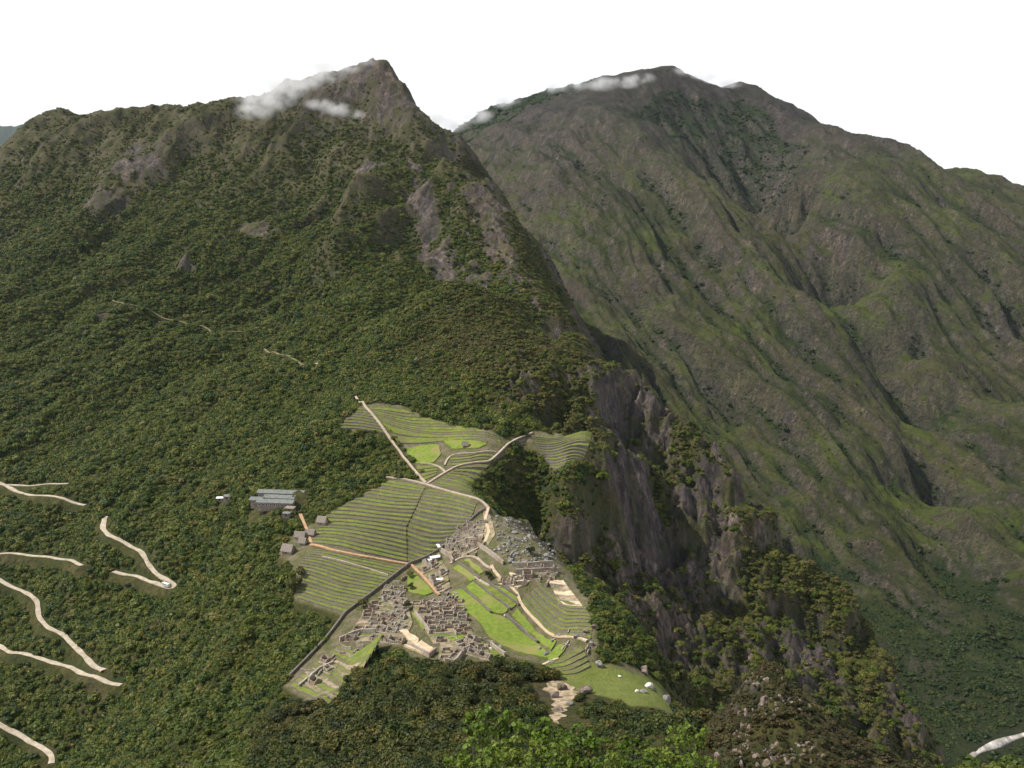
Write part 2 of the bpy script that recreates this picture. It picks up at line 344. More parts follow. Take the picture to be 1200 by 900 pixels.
# ------------------------------------------------------------------ the road is cut into the slope
ROADPX = [([(-20,560),(0,566),(22,577),(50,581),(85,589),(100,592)], 4.4, 'upper bend of the pale zigzag road at the photo edge'),
 ([(0,568),(20,569),(60,567),(80,567)], 4., 'uppermost faint stretch of the zigzag road'),
 ([(123,606),(120,619),(128,628),(148,637),(165,646),(173,660),(185,674),(207,686),(200,690),(182,684),(160,675),(133,670)], 4.5, 'hairpin of pale zigzag road with the bus on its bend'),
 ([(-20,650),(0,649),(28,650),(60,653),(85,657),(96,663)], 4.2, 'middle stretch of zigzag road above the long hairpin'),
 ([(-20,672),(0,680),(25,692),(44,705),(45,722),(55,735),(75,744),(95,765),(112,782),(122,786)], 4.5, 'upper arm of the lower hairpin road'),
 ([(-20,752),(0,757),(15,765),(45,771),(80,781),(110,793),(128,801),(142,803)], 4.5, 'lower arm of the lower hairpin road'),
 ([(-20,838),(0,850),(25,862),(45,874),(62,887),(60,895)], 4.5, 'lowest stretch of the zigzag road at the photo corner')]
def resample_xy(P, step):
    d = np.concatenate([[0], np.cumsum(np.linalg.norm(np.diff(P, axis=0), axis=1))]); t = np.arange(0, d[-1], step); return np.stack([np.interp(t, d, P[:, k]) for k in range(2)], 1)
CUT = np.zeros(GX.shape, np.float32)
for p_, w_, _l in ROADPX:
    xy = resample_xy(hits(p_)[:, :2], 3.); z = H(xy[:, 0], xy[:, 1])
    for _ in range(14): z[1:-1] = (z[:-2]+2*z[1:-1]+z[2:])/4
    sel = (np.abs(GX-xy[:, 0].mean()) < np.ptp(xy[:, 0])/2+14) & (np.abs(GY-xy[:, 1].mean()) < np.ptp(xy[:, 1])/2+14)
    ii = np.argwhere(sel); gx, gy = GX[sel], GY[sel]
    dd = np.full(len(gx), 1e9); zz = np.zeros(len(gx))
    for a in range(len(xy)):
        q = np.hypot(gx-xy[a, 0], gy-xy[a, 1]); m = q < dd; dd[m] = q[m]; zz[m] = z[a]
    w = 1-sstep(w_*.62, w_*.62+7, dd); GZ[sel] = GZ[sel]*(1-w)+(zz-.25)*w; CUT[sel] = np.maximum(CUT[sel], w)
# ------------------------------------------------------------------ ground sheets: mountain, far mountain, valley
n_, m_ = GX.shape
def smooth_lap(k):
    Z = GZ; up = np.roll(Z, k, 0); dn = np.roll(Z, -k, 0); lf = np.roll(Z, k, 1); rt = np.roll(Z, -k, 1)
    return ((up+dn+lf+rt)/4-Z)
CONC = smooth_lap(10)/(GX**2+GY**2)**.5*250
def polyxy(pts): return hits(pts)[:, :2]
def inside(x, y, poly):
    x = np.asarray(x); y = np.asarray(y); r = np.zeros(x.shape, bool); n = len(poly)
    for i in range(n):
        x0, y0 = poly[i]; x1, y1 = poly[(i+1) % n]
        c = (y0 > y) != (y1 > y)
        r ^= c & (x < (x1-x0)*(y-y0)/((y1-y0) if y1 != y0 else 1e-9)+x0)
    return r
def dist_poly(x, y, line):
    d = np.full(np.shape(x), 1e9)
    for (x0, y0), (x1, y1) in zip(line[:-1], line[1:]):
        L = max((x1-x0)**2+(y1-y0)**2, 1e-6); t = np.clip(((x-x0)*(x1-x0)+(y-y0)*(y1-y0))/L, 0, 1)
        d = np.minimum(d, np.hypot(x-x0-t*(x1-x0), y-y0-t*(y1-y0)))
    return d
TOWN = [(332,804),(345,782),(372,760),(403,722),(345,704),(340,660),(326,650),(335,630),(368,612),(383,602),(420,582),(455,562),(500,560),(470,520),(452,505),(392,503),(424,474),(470,474),(535,500),(590,512),(625,505),(697,512),(688,537),(660,551),
 (645,545),(632,528),(602,524),(585,536),(550,566),(566,588),(610,612),(655,640),(670,672),(690,705),(700,745),(702,765),(690,780),(760,790),(785,815),(785,838),(740,825),(700,812),(668,800),(640,780),(600,770),(556,776),(500,780),(470,758),(440,757),(425,785),(395,812),(370,820)]
TOWNXY = polyxy(TOWN)
SADDLE = [(655,783),(700,776),(742,790),(775,800),(790,838),(740,828),(690,812),(660,806)]
def ground_masks():
    x, y = GX, GY
    fl = GFL
    isf = GF > GM
    nse = fbm(x, y, 45, 5, 201); fine = fbm(x*1.6, y*.8, 22, 3, 207); big = fbm(x, y, 260, 4, 211)
    cl = sstep(.95, 1.7, GS*(1+.5*nse) + .3*nse)
    rock = np.maximum(cl*(.35+.55*sstep(.02, .3, GGO)+.2*sstep(150, 330, GZ))*sstep(.0, .4, GGO+.55+.3*big), sstep(.45, .9, GGO*sstep(1.15, 2.0, GS+.6*nse+.5*big)))*(1-.0*fl)
    high = sstep(-60, 200, GZ+90*big)*(~isf)
    rock = np.maximum(rock, sstep(.12, .34, big*.4+nse*.5-.2+ .15*sstep(80, 300, GZ))*sstep(20, 220, GZ)*.7*(~isf))
    fk = (inside(x, y, polyxy([(476,185),(492,190),(505,230),(520,268),(538,300),(565,316),(575,334),(520,335),(503,305),(488,245)])) | inside(x, y, polyxy([(540,225),(572,242),(600,269),(622,306),(634,346),(652,374),(636,366),(600,346),(578,310),(556,262)]))) & (y > 1420)
    rock = np.maximum(rock, fk*sstep(-.08, .22, nse*.7+fine*.7+.3*ridged(y+x*.25, x*.22, 85, 3, 95)-.02))
    # bare scars on the mountain, where the photograph shows pale rock
    for px, py, rad, s in SCARS:
        c = hit(px, py)[0]; d = np.hypot(x-c[0], y-c[1])/rad
        rock = np.maximum(rock, s*(1-sstep(.35, 1.05, d+.8*nse+.7*fine)))
    gv = fbm(x, y*.7, 95, 4, 241); rock = rock*np.where(isf, 1, 1-GGO*.9*sstep(-.02, .16, gv)*(1-sstep(2.2, 5, GS)*.5))
    k = .8*sstep(.45, .8, ridged(x, y, 9, 3, 231)*.6+nse*.6+.1)*np.exp(-(((x-103)/75)**2+((y-388)/60)**2)**2)
    rock = np.maximum(rock, k)
    f_rock = sstep(.95, 1.5, GS+.5*nse)*.75 + sstep(.16, .34, big*.55+nse*.45)*.45
    rock = np.where(isf, np.clip(f_rock*.7, 0, .8), rock)
    lush_shade = np.where(isf, sstep(.15, 1.4, CONC+.5*nse)*.8*sstep(500, 100, GZ)+.7*sstep(-650, -705, GZ+40*nse), sstep(.1, .9, CONC+.6*nse)*.7)
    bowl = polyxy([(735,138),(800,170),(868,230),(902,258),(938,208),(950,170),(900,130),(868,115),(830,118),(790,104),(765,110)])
    ib = inside(x, y, bowl); lush_shade = np.where(ib & isf, np.maximum(lush_shade, .85+.4*nse), lush_shade)  # shade lying in the bowl, painted in with the dark growth colour
    lush_shade = np.where(isf & (y > 4150) & (x < 350), .95, lush_shade)
    hf = sstep(-60, 400, GZ+160*big)*.8
    high = np.where(isf, hf, high)
    return rock, np.clip(lush_shade, 0, 1), np.clip(high, 0, 1), isf
SCARS = [(160,190,75,.95),(118,235,60,.8),(298,268,45,.9),(215,305,22,.8),(124,370,14,.9),(490,232,38,1),(500,270,34,1),(508,300,40,1),(566,322,40,1),(575,240,60,.9),(600,285,60,.9),(620,320,50,.9),
 (432,195,30,.9),(420,85,90,.9),(455,110,90,.9),(380,110,80,.6),(372,424,12,.8),(706,500,16,1),(700,575,24,1),(690,620,26,1),(760,480,60,.9),(775,520,55,.9),(810,600,50,.8),(760,640,60,.8),(990,750,60,1),(985,790,50,1),(1020,780,40,.9),
 (470,830,0.1,0),(648,815,13,.9),(655,800,12,.8)]
ROCK, LUSH_SHADE, HIGH, ISF = ground_masks()
LAWN = np.zeros(GX.shape, np.float32)
_in = inside(GX, GY, polyxy(SADDLE)); LAWN[_in] = 1
for _ in range(2): LAWN = (LAWN+np.roll(LAWN,1,0)+np.roll(LAWN,-1,0)+np.roll(LAWN,1,1)+np.roll(LAWN,-1,1))/5
TOWNM = inside(GX, GY, TOWNXY).astype(np.float32)
for _ in range(3): TOWNM = (TOWNM+np.roll(TOWNM,1,0)+np.roll(TOWNM,-1,0)+np.roll(TOWNM,1,1)+np.roll(TOWNM,-1,1))/5
ROCK *= (1-GFL*(1-.0))*1.0 + GFL*.25
ROCK = np.maximum(ROCK*(1-CUT), 0)
def build_ground():
    idx = np.arange(n_*m_, dtype=np.int32).reshape(n_, m_)
    q = np.stack([idx[:-1, :-1], idx[:-1, 1:], idx[1:, 1:], idx[1:, :-1]], -1).reshape(-1, 4)
    co = np.stack([GX, GY, GZ], -1).reshape(-1, 3)
    isf = ISF.ravel(); z = GZ.ravel()
    cls = np.where(isf, np.where(z < -655, 2, 1), 0)[q].max(1)
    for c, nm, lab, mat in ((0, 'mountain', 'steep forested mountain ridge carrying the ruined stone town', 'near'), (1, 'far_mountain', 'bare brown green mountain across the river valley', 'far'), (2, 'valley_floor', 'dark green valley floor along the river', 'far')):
        qq = q[cls == c]
        used = np.unique(qq); mp = np.zeros(n_*m_, np.int32); mp[used] = np.arange(len(used))
        me = mesh_np(nm, co[used], mp[qq])
        for a, v in (('rock', ROCK), ('lush_shade', LUSH_SHADE), ('high', HIGH), ('lawn', LAWN), ('town', TOWNM)): fattr(me, a, v.ravel()[used])
        me.polygons.foreach_set('use_smooth', np.ones(len(me.polygons), bool))
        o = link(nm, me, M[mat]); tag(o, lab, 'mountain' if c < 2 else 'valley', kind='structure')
build_ground()
# ------------------------------------------------------------------ shape helpers
ORD = ['lowest','second','third','fourth','fifth','sixth','seventh','eighth','ninth','tenth','eleventh','twelfth','thirteenth','fourteenth','fifteenth','sixteenth','seventeenth','eighteenth','nineteenth','twentieth',
 'twenty first','twenty second','twenty third','twenty fourth','twenty fifth','twenty sixth','twenty seventh','twenty eighth','twenty ninth','thirtieth']
ORDL = ['first']+ORD[1:]
def empty(name, loc, rz=0.):
    o = bpy.data.objects.new(name, None); COL.objects.link(o); o.location = loc; o.rotation_euler = (0, 0, rz); o.empty_display_size = 2; return o
def copy_tree(o, parent=None):
    c = o.copy(); COL.objects.link(c)
    if parent is not None: c.parent = parent
    for ch in list(o.children): copy_tree(ch, c)
    return c
def resample(pts, n):
    p = np.asarray(pts, float); d = np.concatenate([[0], np.cumsum(np.linalg.norm(np.diff(p, axis=0), axis=1))])
    t = np.linspace(0, d[-1], n); return np.stack([np.interp(t, d, p[:, k]) for k in range(p.shape[1])], 1)
def smooth1(v, k):
    v = np.asarray(v, float).copy()
    for _ in range(k):
        w = v.copy(); w[1:-1] = (v[:-2]+2*v[1:-1]+v[2:])/4; v = w
    return v
class MB:
    def __init__(s): s.v = []; s.f = []
    def add(s, vs, fs):
        n = len(s.v); s.v += [tuple(map(float, q)) for q in vs]; s.f += [tuple(i+n for i in f) for f in fs]; return s
    def box(s, c, sz, rz=0., rx=0.):
        m = Euler((rx, 0, rz)).to_matrix(); vs = []
        for z in (-.5, .5):
            for x, y in ((-.5, -.5), (.5, -.5), (.5, .5), (-.5, .5)):
                q = m @ Vector((x*sz[0], y*sz[1], z*sz[2])); vs.append((q.x+c[0], q.y+c[1], q.z+c[2]))
        return s.add(vs, [(3, 2, 1, 0), (4, 5, 6, 7), (0, 1, 5, 4), (1, 2, 6, 5), (2, 3, 7, 6), (3, 0, 4, 7)])
    def strip(s, rows, close=False):
        """rows: list of equal-length point lists; quads between neighbours"""
        k = len(rows[0]); n = len(s.v); s.v += [tuple(map(float, q)) for r in rows for q in r]
        rr_ = range(len(rows) if close else len(rows)-1)
        for i in rr_:
            j = (i+1) % len(rows)
            for a in range(k-1): s.f.append((n+i*k+a, n+i*k+a+1, n+j*k+a+1, n+j*k+a))
        return s
    def cap(s, pts): return s.add(pts, [tuple(range(len(pts)))])
    def prism(s, poly, y0, y1):      # polygon in x,z swept along y
        n = len(poly); vs = [(x, y0, z) for x, z in poly]+[(x, y1, z) for x, z in poly]
        return s.add(vs, [tuple(range(n)), tuple(range(2*n-1, n-1, -1))]+[(i, i+n, (i+1) % n+n, (i+1) % n) for i in range(n)])
    def mesh(s, name, smooth=False):
        me = bpy.data.meshes.new(name); me.from_pydata(s.v, [], s.f); me.update()
        bm = bmesh.new(); bm.from_mesh(me); bmesh.ops.recalc_face_normals(bm, faces=bm.faces); bm.to_mesh(me); bm.free()
        if smooth: me.polygons.foreach_set('use_smooth', np.ones(len(me.polygons), bool))
        return me
    def build(s, name, mat, parent=None, loc=None, smooth=False): return link(name, s.mesh(name, smooth), mat, parent, loc)
def ribbon(name, pts, width, mat, lift=.35, step=3., jitter=.25, label=None, cat='path', pix=True, kind='structure', zs=3):
    P = hits(pts) if pix else np.asarray(pts, float)
    L = np.linalg.norm(np.diff(P[:, :2], axis=0), axis=1).sum(); n = max(4, int(L/step)); xy = resample(P[:, :2], n)
    xy = np.stack([smooth1(xy[:, 0], 3), smooth1(xy[:, 1], 3)], 1)
    t = np.gradient(xy, axis=0); t /= np.linalg.norm(t, axis=1)[:, None]+1e-9; nr = np.stack([-t[:, 1], t[:, 0]], 1)
    w = width*(1+jitter*np.array([perlin(np.array([i*.23]), np.array([len(pts)*3.3+P[0, 0]*.1]), 9)[0] for i in range(n)]))[:, None]/2
    l, r = xy+nr*w, xy-nr*w
    z = np.maximum.reduce([H(l[:, 0], l[:, 1]), H(r[:, 0], r[:, 1]), H(xy[:, 0], xy[:, 1])]); z = smooth1(z, zs)+lift
    A = np.c_[l, z]; B = np.c_[xy, z+.05]; C = np.c_[r, z]; d = np.array([0, 0, -1.1])
    mb = MB().strip([A+d, A, B, C, C+d], close=False)
    o = mb.build(name, mat); 
    if label: tag(o, label, cat, kind=kind)
    return o, xy
def patch(name, poly, mat, lift=.3, label=None, cat='lawn', kind='structure', depth=2., pix=True, rag=1.1, step=3.):
    """a piece of ground with its own surface: a sheet that follows the ground, with an edge going down into it"""
    P = hits(poly)[:, :2] if pix else np.asarray(poly)
    n = len(P); c = P.mean(0)
    per = resample(np.vstack([P, P[:1]]), max(12, int(np.linalg.norm(np.diff(np.vstack([P, P[:1]]), axis=0), axis=1).sum()/step)))[:-1]
    s_ = np.arange(len(per)); ctr = per.mean(0); per = per + np.stack([perlin(s_*.37, s_*0+P[0, 0]*.31, 3), perlin(s_*.37, s_*0+P[0, 1]*.17, 7)], 1)*rag
    x0, y0 = per.min(0); x1, y1 = per.max(0)
    gx, gy = np.meshgrid(np.arange(x0, x1, step), np.arange(y0, y1, step)); g = np.stack([gx.ravel(), gy.ravel()], 1)
    g = g[inside(g[:, 0], g[:, 1], per)]
    if len(g):
        dd = np.min(np.linalg.norm(g[:, None]-per[None], axis=2), axis=1); g = g[dd > step*.5]
    from mathutils.geometry import delaunay_2d_cdt
    k = len(per); vin = [Vector(q) for q in per]+[Vector(q) for q in g]
    ov, oe, of, *_ = delaunay_2d_cdt(vin, [(i, (i+1) % k) for i in range(k)], [list(range(k))], 1, 1e-4)
    V = np.array([(v.x, v.y) for v in ov]); z = H(V[:, 0], V[:, 1])+lift
    mb = MB(); mb.add(np.c_[V, z], of)
    pz = H(per[:, 0], per[:, 1])+lift
    A = np.c_[per, pz]; A = np.vstack([A, A[:1]]); mb.strip([A, A-np.array([0, 0, depth])])
    o = mb.build(name, mat, smooth=False)
    if label: tag(o, label, cat, kind=kind)
    return o
def ground(x, y): return float(H(np.array([x]), np.array([y]))[0])
# ------------------------------------------------------------------ terraces: each step is a thing with a retaining wall and a bed
N_TERR = 0
def contours(zone, nu):
    return [resample(hits(c), nu) for c in zone]
def zone_point(C, v):
    k = len(C)-1; s = min(max(v*k, 0), k-1e-6); i = int(s); a = s-i
    return C[i]*(1-a)+C[i+1]*a
def vpos(C, n):
    # spread the steps evenly by distance between the contours
    mid = np.array([c[len(c)//2] for c in C]); d = np.concatenate([[0], np.cumsum(np.linalg.norm(np.diff(mid, axis=0), axis=1))])
    return np.interp(np.linspace(0, d[-1], n+1), d, np.linspace(0, 1, len(C)))
def terraces(zone, n, where, group, bed='grass', wall='stone', kindname='terrace', what='narrow grass terrace with a grey stone wall', wob=.5, minrise=.55, nu=22, tilt=.25):
    C = contours(zone, nu); V = vpos(C, n); beds = []; prev = None
    for i in range(n):
        F = zone_point(C, V[i])[:, :2].copy(); B = zone_point(C, V[i+1])[:, :2].copy()
        if wob:
            t = np.arange(nu)*.35; 
            for Q, vv in ((F, V[i]), (B, V[i+1])):
                Q[:, 1] += wob*perlin(t, np.full(nu, vv*40.+.37), 13); 
        zF = smooth1(H(F[:, 0], F[:, 1]), 3); zB = smooth1(H(B[:, 0], B[:, 1]), 3)
        z = np.maximum(zB, (zB+zF)/2+.2)+.12
        z0 = (zF if prev is None else np.minimum(prev, zF+.6))-.7
        if prev is not None: z = np.maximum(z, prev+minrise*.6)
        d = B-F; d /= np.linalg.norm(d, axis=1)[:, None]+1e-9
        th = .55
        root = empty(kindname, (float(F[nu//2, 0]), float(F[nu//2, 1]), float(z[nu//2])))
        o3 = np.array(root.location)
        a = np.c_[F, z0]-o3; zt = z-tilt*np.clip(z-zF-.3, 0, 9)+.12; b = np.c_[F+d*.12, zt]-o3; c = np.c_[F+d*(th+.12), zt]-o3; e = np.c_[F+d*(th+.12), z0]-o3
        mb = MB().strip([a, b, c, e]); mb.cap([a[0], b[0], c[0], e[0]]); mb.cap([a[-1], b[-1], c[-1], e[-1]])
        mb.build('retaining_wall', M[wall], root)
        dz = tilt*np.clip(z-zF-.3, 0, 9); zf = z-dz
        g0 = np.c_[F+d*(th+.12), zf]; m1 = np.c_[F*.5+B*.5, (z+zf)/2+.10*perlin(np.arange(nu)*.6, np.full(nu, i*3.1), 3)]; g1 = np.c_[B+d*.3, z+.05]
        rows = [g0-o3, m1-o3, g1-o3, g1-o3-np.array([0, 0, 2.])]
        mb = MB().strip(rows)
        for j in (0, -1):
            mb.cap([rows[0][j], rows[1][j], rows[2][j], rows[3][j], np.array([rows[0][j][0], rows[0][j][1], rows[3][j][2]])])
        bb = bed if isinstance(bed, str) else bed[i % len(bed)]
        mb.build('earth_bed' if bb in ('earth', 'mixed', 'sand') else 'grass_bed', M[bb], root)
        tag(root, f'{what}, {ORD[i]} {where}', 'terrace', group)
        beds.append((F, B, z)); prev = z
        globals()['N_TERR'] += 1
    return beds
G1 = 'farming terraces stepping down the ridge'
Z_MAIN = [[(366,637),(424,648),(477,659)],[(378,608),(430,612),(476,619)],[(418,584),(455,590),(489,592)],[(456,563),(478,567),(498,571)]]
Z_MAINR = [[(479,658),(482,659)],[(478,622),(505,630),(533,627)],[(491,594),(525,600),(553,606)],[(502,573),(530,578),(560,588)]]
Z_LOW = [[(349,702),(375,710),(404,718)],[(346,668),(400,684),(440,691)],[(366,643),(420,652),(477,663)]]
Z_NOOK = [[(498,563),(511,557)],[(487,547),(514,545)]]
Z_TOP = [[(467,521),(520,517),(590,525)],[(447,494),(520,510),(585,515)],[(433,478),(452,478),(472,480)]]
Z_CROSS = [[(508,569),(540,575),(564,584)],[(521,558),(535,560),(551,567)],[(541,547),(558,545),(574,545)]]
Z_MID = [[(530,546),(552,545),(574,543)],[(526,538),(550,536),(578,535)],[(530,533),(555,532),(584,530)]]
Z_FAN = [[(649,555),(658,557)],[(641,545),(662,546),(678,543)],[(631,528),(660,526),(690,526)],[(622,510),(655,512),(693,517)]]
Z_BAND = [[(578,541),(600,528),(612,524)],[(594,520),(606,516),(620,511)]]
Z_LEFT = [[(394,502),(415,503),(450,508)],[(408,488),(425,490),(443,494)],[(422,476),(427,476),(431,478)]]
Z_BOT = [[(340,805),(362,816),(384,826)],[(368,778),(392,790),(412,802)],[(397,757),(420,766),(448,758)]]
Z_CURVE = [[(610,705),(630,728),(653,747),(692,750)],[(622,694),(642,715),(662,731),(695,730)],[(634,684),(652,697),(668,706),(684,707)]]
Z_TAN = [[(655,708),(668,711),(683,712)],[(648,690),(658,692),(668,693)],[(641,680),(650,680),(660,681)]]
Z_SAD = [[(656,791),(674,790),(692,782)],[(634,778),(655,772),(682,758)]]
W1 = 'grass terrace with grey stone wall'
terraces(Z_MAIN, 20, 'above the red path, main field', G1, bed=['grass','grass','grass2'], what=W1)
terraces(Z_MAINR, 19, 'up, right half of main field', G1, bed=['grass','grass2'], what='short grass terrace with stone wall', nu=14)
terraces(Z_LOW, 17, 'up, field below the red path', G1, bed=['grass','grass2','grass'], what=W1)
terraces(Z_NOOK, 4, 'up, nook left of the path fork', G1, what='short walled grass terrace', tilt=.6, nu=8)
terraces(Z_TOP, 10, 'up, field right of stone stair', G1, tilt=.75, bed=['grass','grass','grass2'], what='broad pale green walled terrace')
terraces(Z_CROSS, 9, 'up, field below the path crossing', G1, bed=['grass2','grass'], what='small curved grass terrace')
terraces(Z_MID, 4, 'up, between the forked paths', G1, tilt=.6, bed=['grass','grass2'], what='curved grass terrace with dark wall')
terraces(Z_FAN, 15, 'up, fan of terraces above gorge', G1, bed=['grass2','grass2','grass'], what='olive terrace with thin wall')
terraces(Z_BAND, 5, 'up, left of the gorge fan', G1, bed=['grass2'], what='slanting narrow terrace')
terraces(Z_LEFT, 9, 'up, left of the stone stair', G1, tilt=.5, bed=['grass2'], what='brownish narrow terrace')
terraces(Z_BOT, 13, 'up, overgrown corner under town', G1, bed=['grass','mixed','grass','earth','grass2'], tilt=.4, what='uneven terrace with rubble wall', wob=1.2)
terraces(Z_CURVE, 10, 'up, right of main lawn', G1, bed=['grass','grass2'], what='bent green terrace turning a corner')
terraces(Z_TAN, 5, 'up the sandy cliff stairway', 'sandy terraces', bed=['sand','earth'], wall='ruin', what='bare tan terrace')
terraces(Z_SAD, 4, 'up, above the saddle meadow', G1, bed=['grass','grass2'], what='wide grass terrace with dark wall')
# ------------------------------------------------------------------ lawns, courts, paths, dividing walls
patch('lawn', [(529,695),(543,690),(574,719),(597,727),(612,742),(626,752),(640,764),(640,772),(605,764),(577,750),(559,727),(541,714)], M['lawn'], .9, 'large bright green central lawn of the ruined town')
LS = [([(546,689),(554,682),(596,715),(590,721),(575,717)], 'bright strip of lawn, lowest step beside the central lawn'),
      ([(556,682),(564,680),(606,709),(598,714)], 'yellowish strip of lawn, second step beside the central lawn'),
      ([(575,687),(583,685),(608,702),(605,708)], 'dark green strip of lawn under the sandy path'),
      ([(530,667),(538,662),(561,677),(553,682)], 'green strip of lawn at the upper end of the long lawns'),
      ([(544,657),(549,655),(568,671),(562,674)], 'narrow top strip of lawn below the sandy path'),
      ([(600,722),(606,714),(652,752),(646,764),(628,748)], 'green lawn beside the bent terraces'),
      ([(476,527),(492,523),(512,521),(517,533),(507,543),(488,544)], 'bright lawn at the meeting of the upper paths'),
      ([(520,517),(545,516),(571,521),(560,526),(530,527)], 'bright flat terrace lawn under the forest edge'),
      ([(478,674),(486,672),(508,695),(497,699),(478,694)], 'small lawn with two trees beside the dirt path'),
      ([(482,719),(491,718),(505,734),(497,740)], 'small lawn enclosed by ruined houses'),
      ([(522,748),(540,743),(546,748),(530,754)], 'little lawn below the ruined houses'),
      ([(560,760),(575,757),(592,770),(590,778),(575,772)], 'grassy ledge behind the dark trees'),
      ([(640,770),(655,756),(664,758),(655,772),(645,778)], 'lawn corner below the bent terraces')]
for i, (p, lab) in enumerate(LS): patch('lawn', p, M['lawn' if i not in (1, 11) else 'grass'], .9 if i not in (6, 7) else .9, lab)
patch('sandy_court', [(468,741),(475,739),(492,751),(487,757),(478,752)], M['sand'], 1.5, 'bright sandy court among ruined houses, upper half', 'court')
patch('sandy_court', [(473,758),(487,757),(493,752),(511,764),(503,770)], M['sand'], 1.5, 'bright sandy court among ruined houses, lower half', 'court')
patch('worn_ground', [(566,598),(574,602),(580,628),(572,640),(566,625)], M['earth'], .5, 'worn bare ground on top of the rocky hill', 'ground')
patch('worn_ground', [(597,672),(612,676),(618,684),(606,690),(600,688),(604,680)], M['sand'], 1.3, 'sandy forecourt of the small temples', 'court')
patch('worn_ground', [(636,806),(650,797),(668,803),(678,812),(664,830),(655,848),(645,846),(650,820)], M['gully'], .35, 'eroded sandy gully in front of the meadow', 'ground', rag=4.5)
PATHS = []
def pth(pts, w, mat, label, name='path', lift=1., **k):
    o, xy = ribbon(name, pts, w*.72, lift=lift*.62, mat=M[mat], label=label, **k); PATHS.append(xy)
pth([(417,466),(428,478),(445,497),(458,516),(470,532),(484,550),(499,567)], 3.2, 'path', 'straight pale stone stair climbing to the forest', 'stair_path', lift=2.0)
pth([(453,560),(475,562),(499,568),(525,576),(552,583),(567,590),(573,597)], 3.4, 'path', 'pale stone path across the top of the main terraces', lift=1.6)
pth([(500,568),(512,560),(522,554),(534,547),(548,544),(573,544),(583,534),(594,522),(606,515),(624,508)], 2.6, 'path', 'winding stone path from the crossing to the far fan', lift=1.8)
pth([(522,554),(516,548),(505,544),(492,544)], 2.2, 'path', 'short path branch below the bright lawn', lift=1.8)
pth([(521,546),(524,538),(530,533),(560,532),(582,531)], 2., 'path', 'upper fork of stone path above curved terraces', lift=1.8)
pth([(364,639),(390,646),(420,652),(450,657),(481,662)], 4.2, 'redpath', 'reddish dirt path between the two terrace fields', lift=1.5)
pth([(377,653),(410,661),(440,670),(455,675)], 1.8, 'path', 'thin pale path inside the lower terrace field', lift=1.7)
pth([(482,662),(495,675),(507,689),(515,698)], 2.8, 'redpath', 'straight tan dirt path into the ruined town', lift=1.4)
pth([(528,661),(536,655),(548,652),(560,655),(570,666),(577,668)], 3., 'path', 'pale path beneath the dense brown ruins', lift=1.5)
pth([(576,664),(580,672),(592,684),(606,694),(609,706),(618,718),(632,732),(654,748),(688,752)], 3.0, 'sand', 'sandy path curving round the bent terraces', lift=1.5)
pth([(557,677),(566,684),(574,688)], 3., 'path', 'tan connecting path between the lawn strips', lift=1.5)
pth([(352,603),(356,612),(361,624),(365,637)], 3.4, 'redpath', 'reddish entrance path from the trees to the huts', lift=1.0)
pth([(636,780),(646,774),(654,772)], 2.2, 'sand', 'little sandy path by the low walls', lift=1.3)
pth([(572,597),(568,612),(574,622),(568,636)], 3., 'sand', 'sandy track over the rocky hill', lift=1.0)
def wall_line(pts, h, th, label, mat='ruin', name='stone_wall', base=1.2, group=None, step=4.):
    P = hits(pts)[:, :2]; n = max(3, int(np.linalg.norm(np.diff(P, axis=0), axis=1).sum()/step)); xy = resample(P, n)
    t = np.gradient(xy, axis=0); t /= np.linalg.norm(t, axis=1)[:, None]+1e-9; nr = np.stack([-t[:, 1], t[:, 0]], 1)*th/2
    z = smooth1(H(xy[:, 0], xy[:, 1]), 2); top = z+base+h*(1+.12*perlin(np.arange(n)*.5, np.full(n, pts[0][0]*.37), 5)); c = np.array([xy[n//2, 0], xy[n//2, 1], z[n//2]])
    a, b = xy+nr, xy-nr
    rows = [np.c_[a, z-1.5]-c, np.c_[a, top]-c, np.c_[b, top]-c, np.c_[b, z-1.5]-c]
    mb = MB().strip(rows); mb.cap([r[0] for r in rows]); mb.cap([r[-1] for r in rows])
    o = mb.build(name, M[mat], loc=tuple(c)); tag(o, label, 'wall', group)
    return o
wall_line([(333,800),(355,778),(380,752),(404,720),(440,693),(481,661),(534,626),(552,610),(568,598)], 1.1, 1.3, 'long grey boundary wall running diagonally between terraces and town', 'stone', 'boundary_wall')
wall_line([(350,806),(362,796),(374,786),(391,778)], 1.2, 1.2, 'low straight wall through the overgrown corner terraces')
for p, lab in [([(541,690),(560,705),(575,719)], 'long retaining wall along the central lawn, lowest of the three'), ([(555,682),(575,698),(598,715)], 'long retaining wall between the lawn strips, middle of the three'), ([(565,680),(590,697),(608,710)], 'long retaining wall between the lawn strips, highest of the three'),
     ([(592,722),(612,738),(630,754)], 'low broken wall crossing the lawn below the strips'), ([(576,685),(590,689),(606,700)], 'retaining wall under the sandy path'), ([(538,662),(550,670),(562,680)], 'retaining wall at the upper end of the lawns')]:
    wall_line(p, 1.5, 1.4, lab, 'stone', 'retaining_wall', base=.6)
for p, lab in [([(478,757),(490,763),(504,771)], 'dark wall under the sandy court'), ([(503,770),(511,764)], 'short wall closing the sandy court'), ([(486,720),(500,738),(504,744)], 'long straight wall through the middle of the houses'),
     ([(398,752),(420,742),(440,742)], 'long pale wall at the left edge of the houses'), ([(522,777),(533,778),(541,768)], 'bright wall corner under the houses'), ([(515,645),(527,652),(531,660)], 'dark wall above the white tarpaulins'),
     ([(600,664),(625,664),(648,662)], 'grey terrace wall under the boulder field'), ([(604,672),(630,671),(655,670)], 'grey terrace wall above the temples'), ([(575,757),(592,770)], 'dark wall beside the grassy ledge'), ([(560,640),(575,650),(590,662)], 'rough wall between brown ruins and boulders')]:
    wall_line(p, 2.2, 1.3, lab, 'ruin')
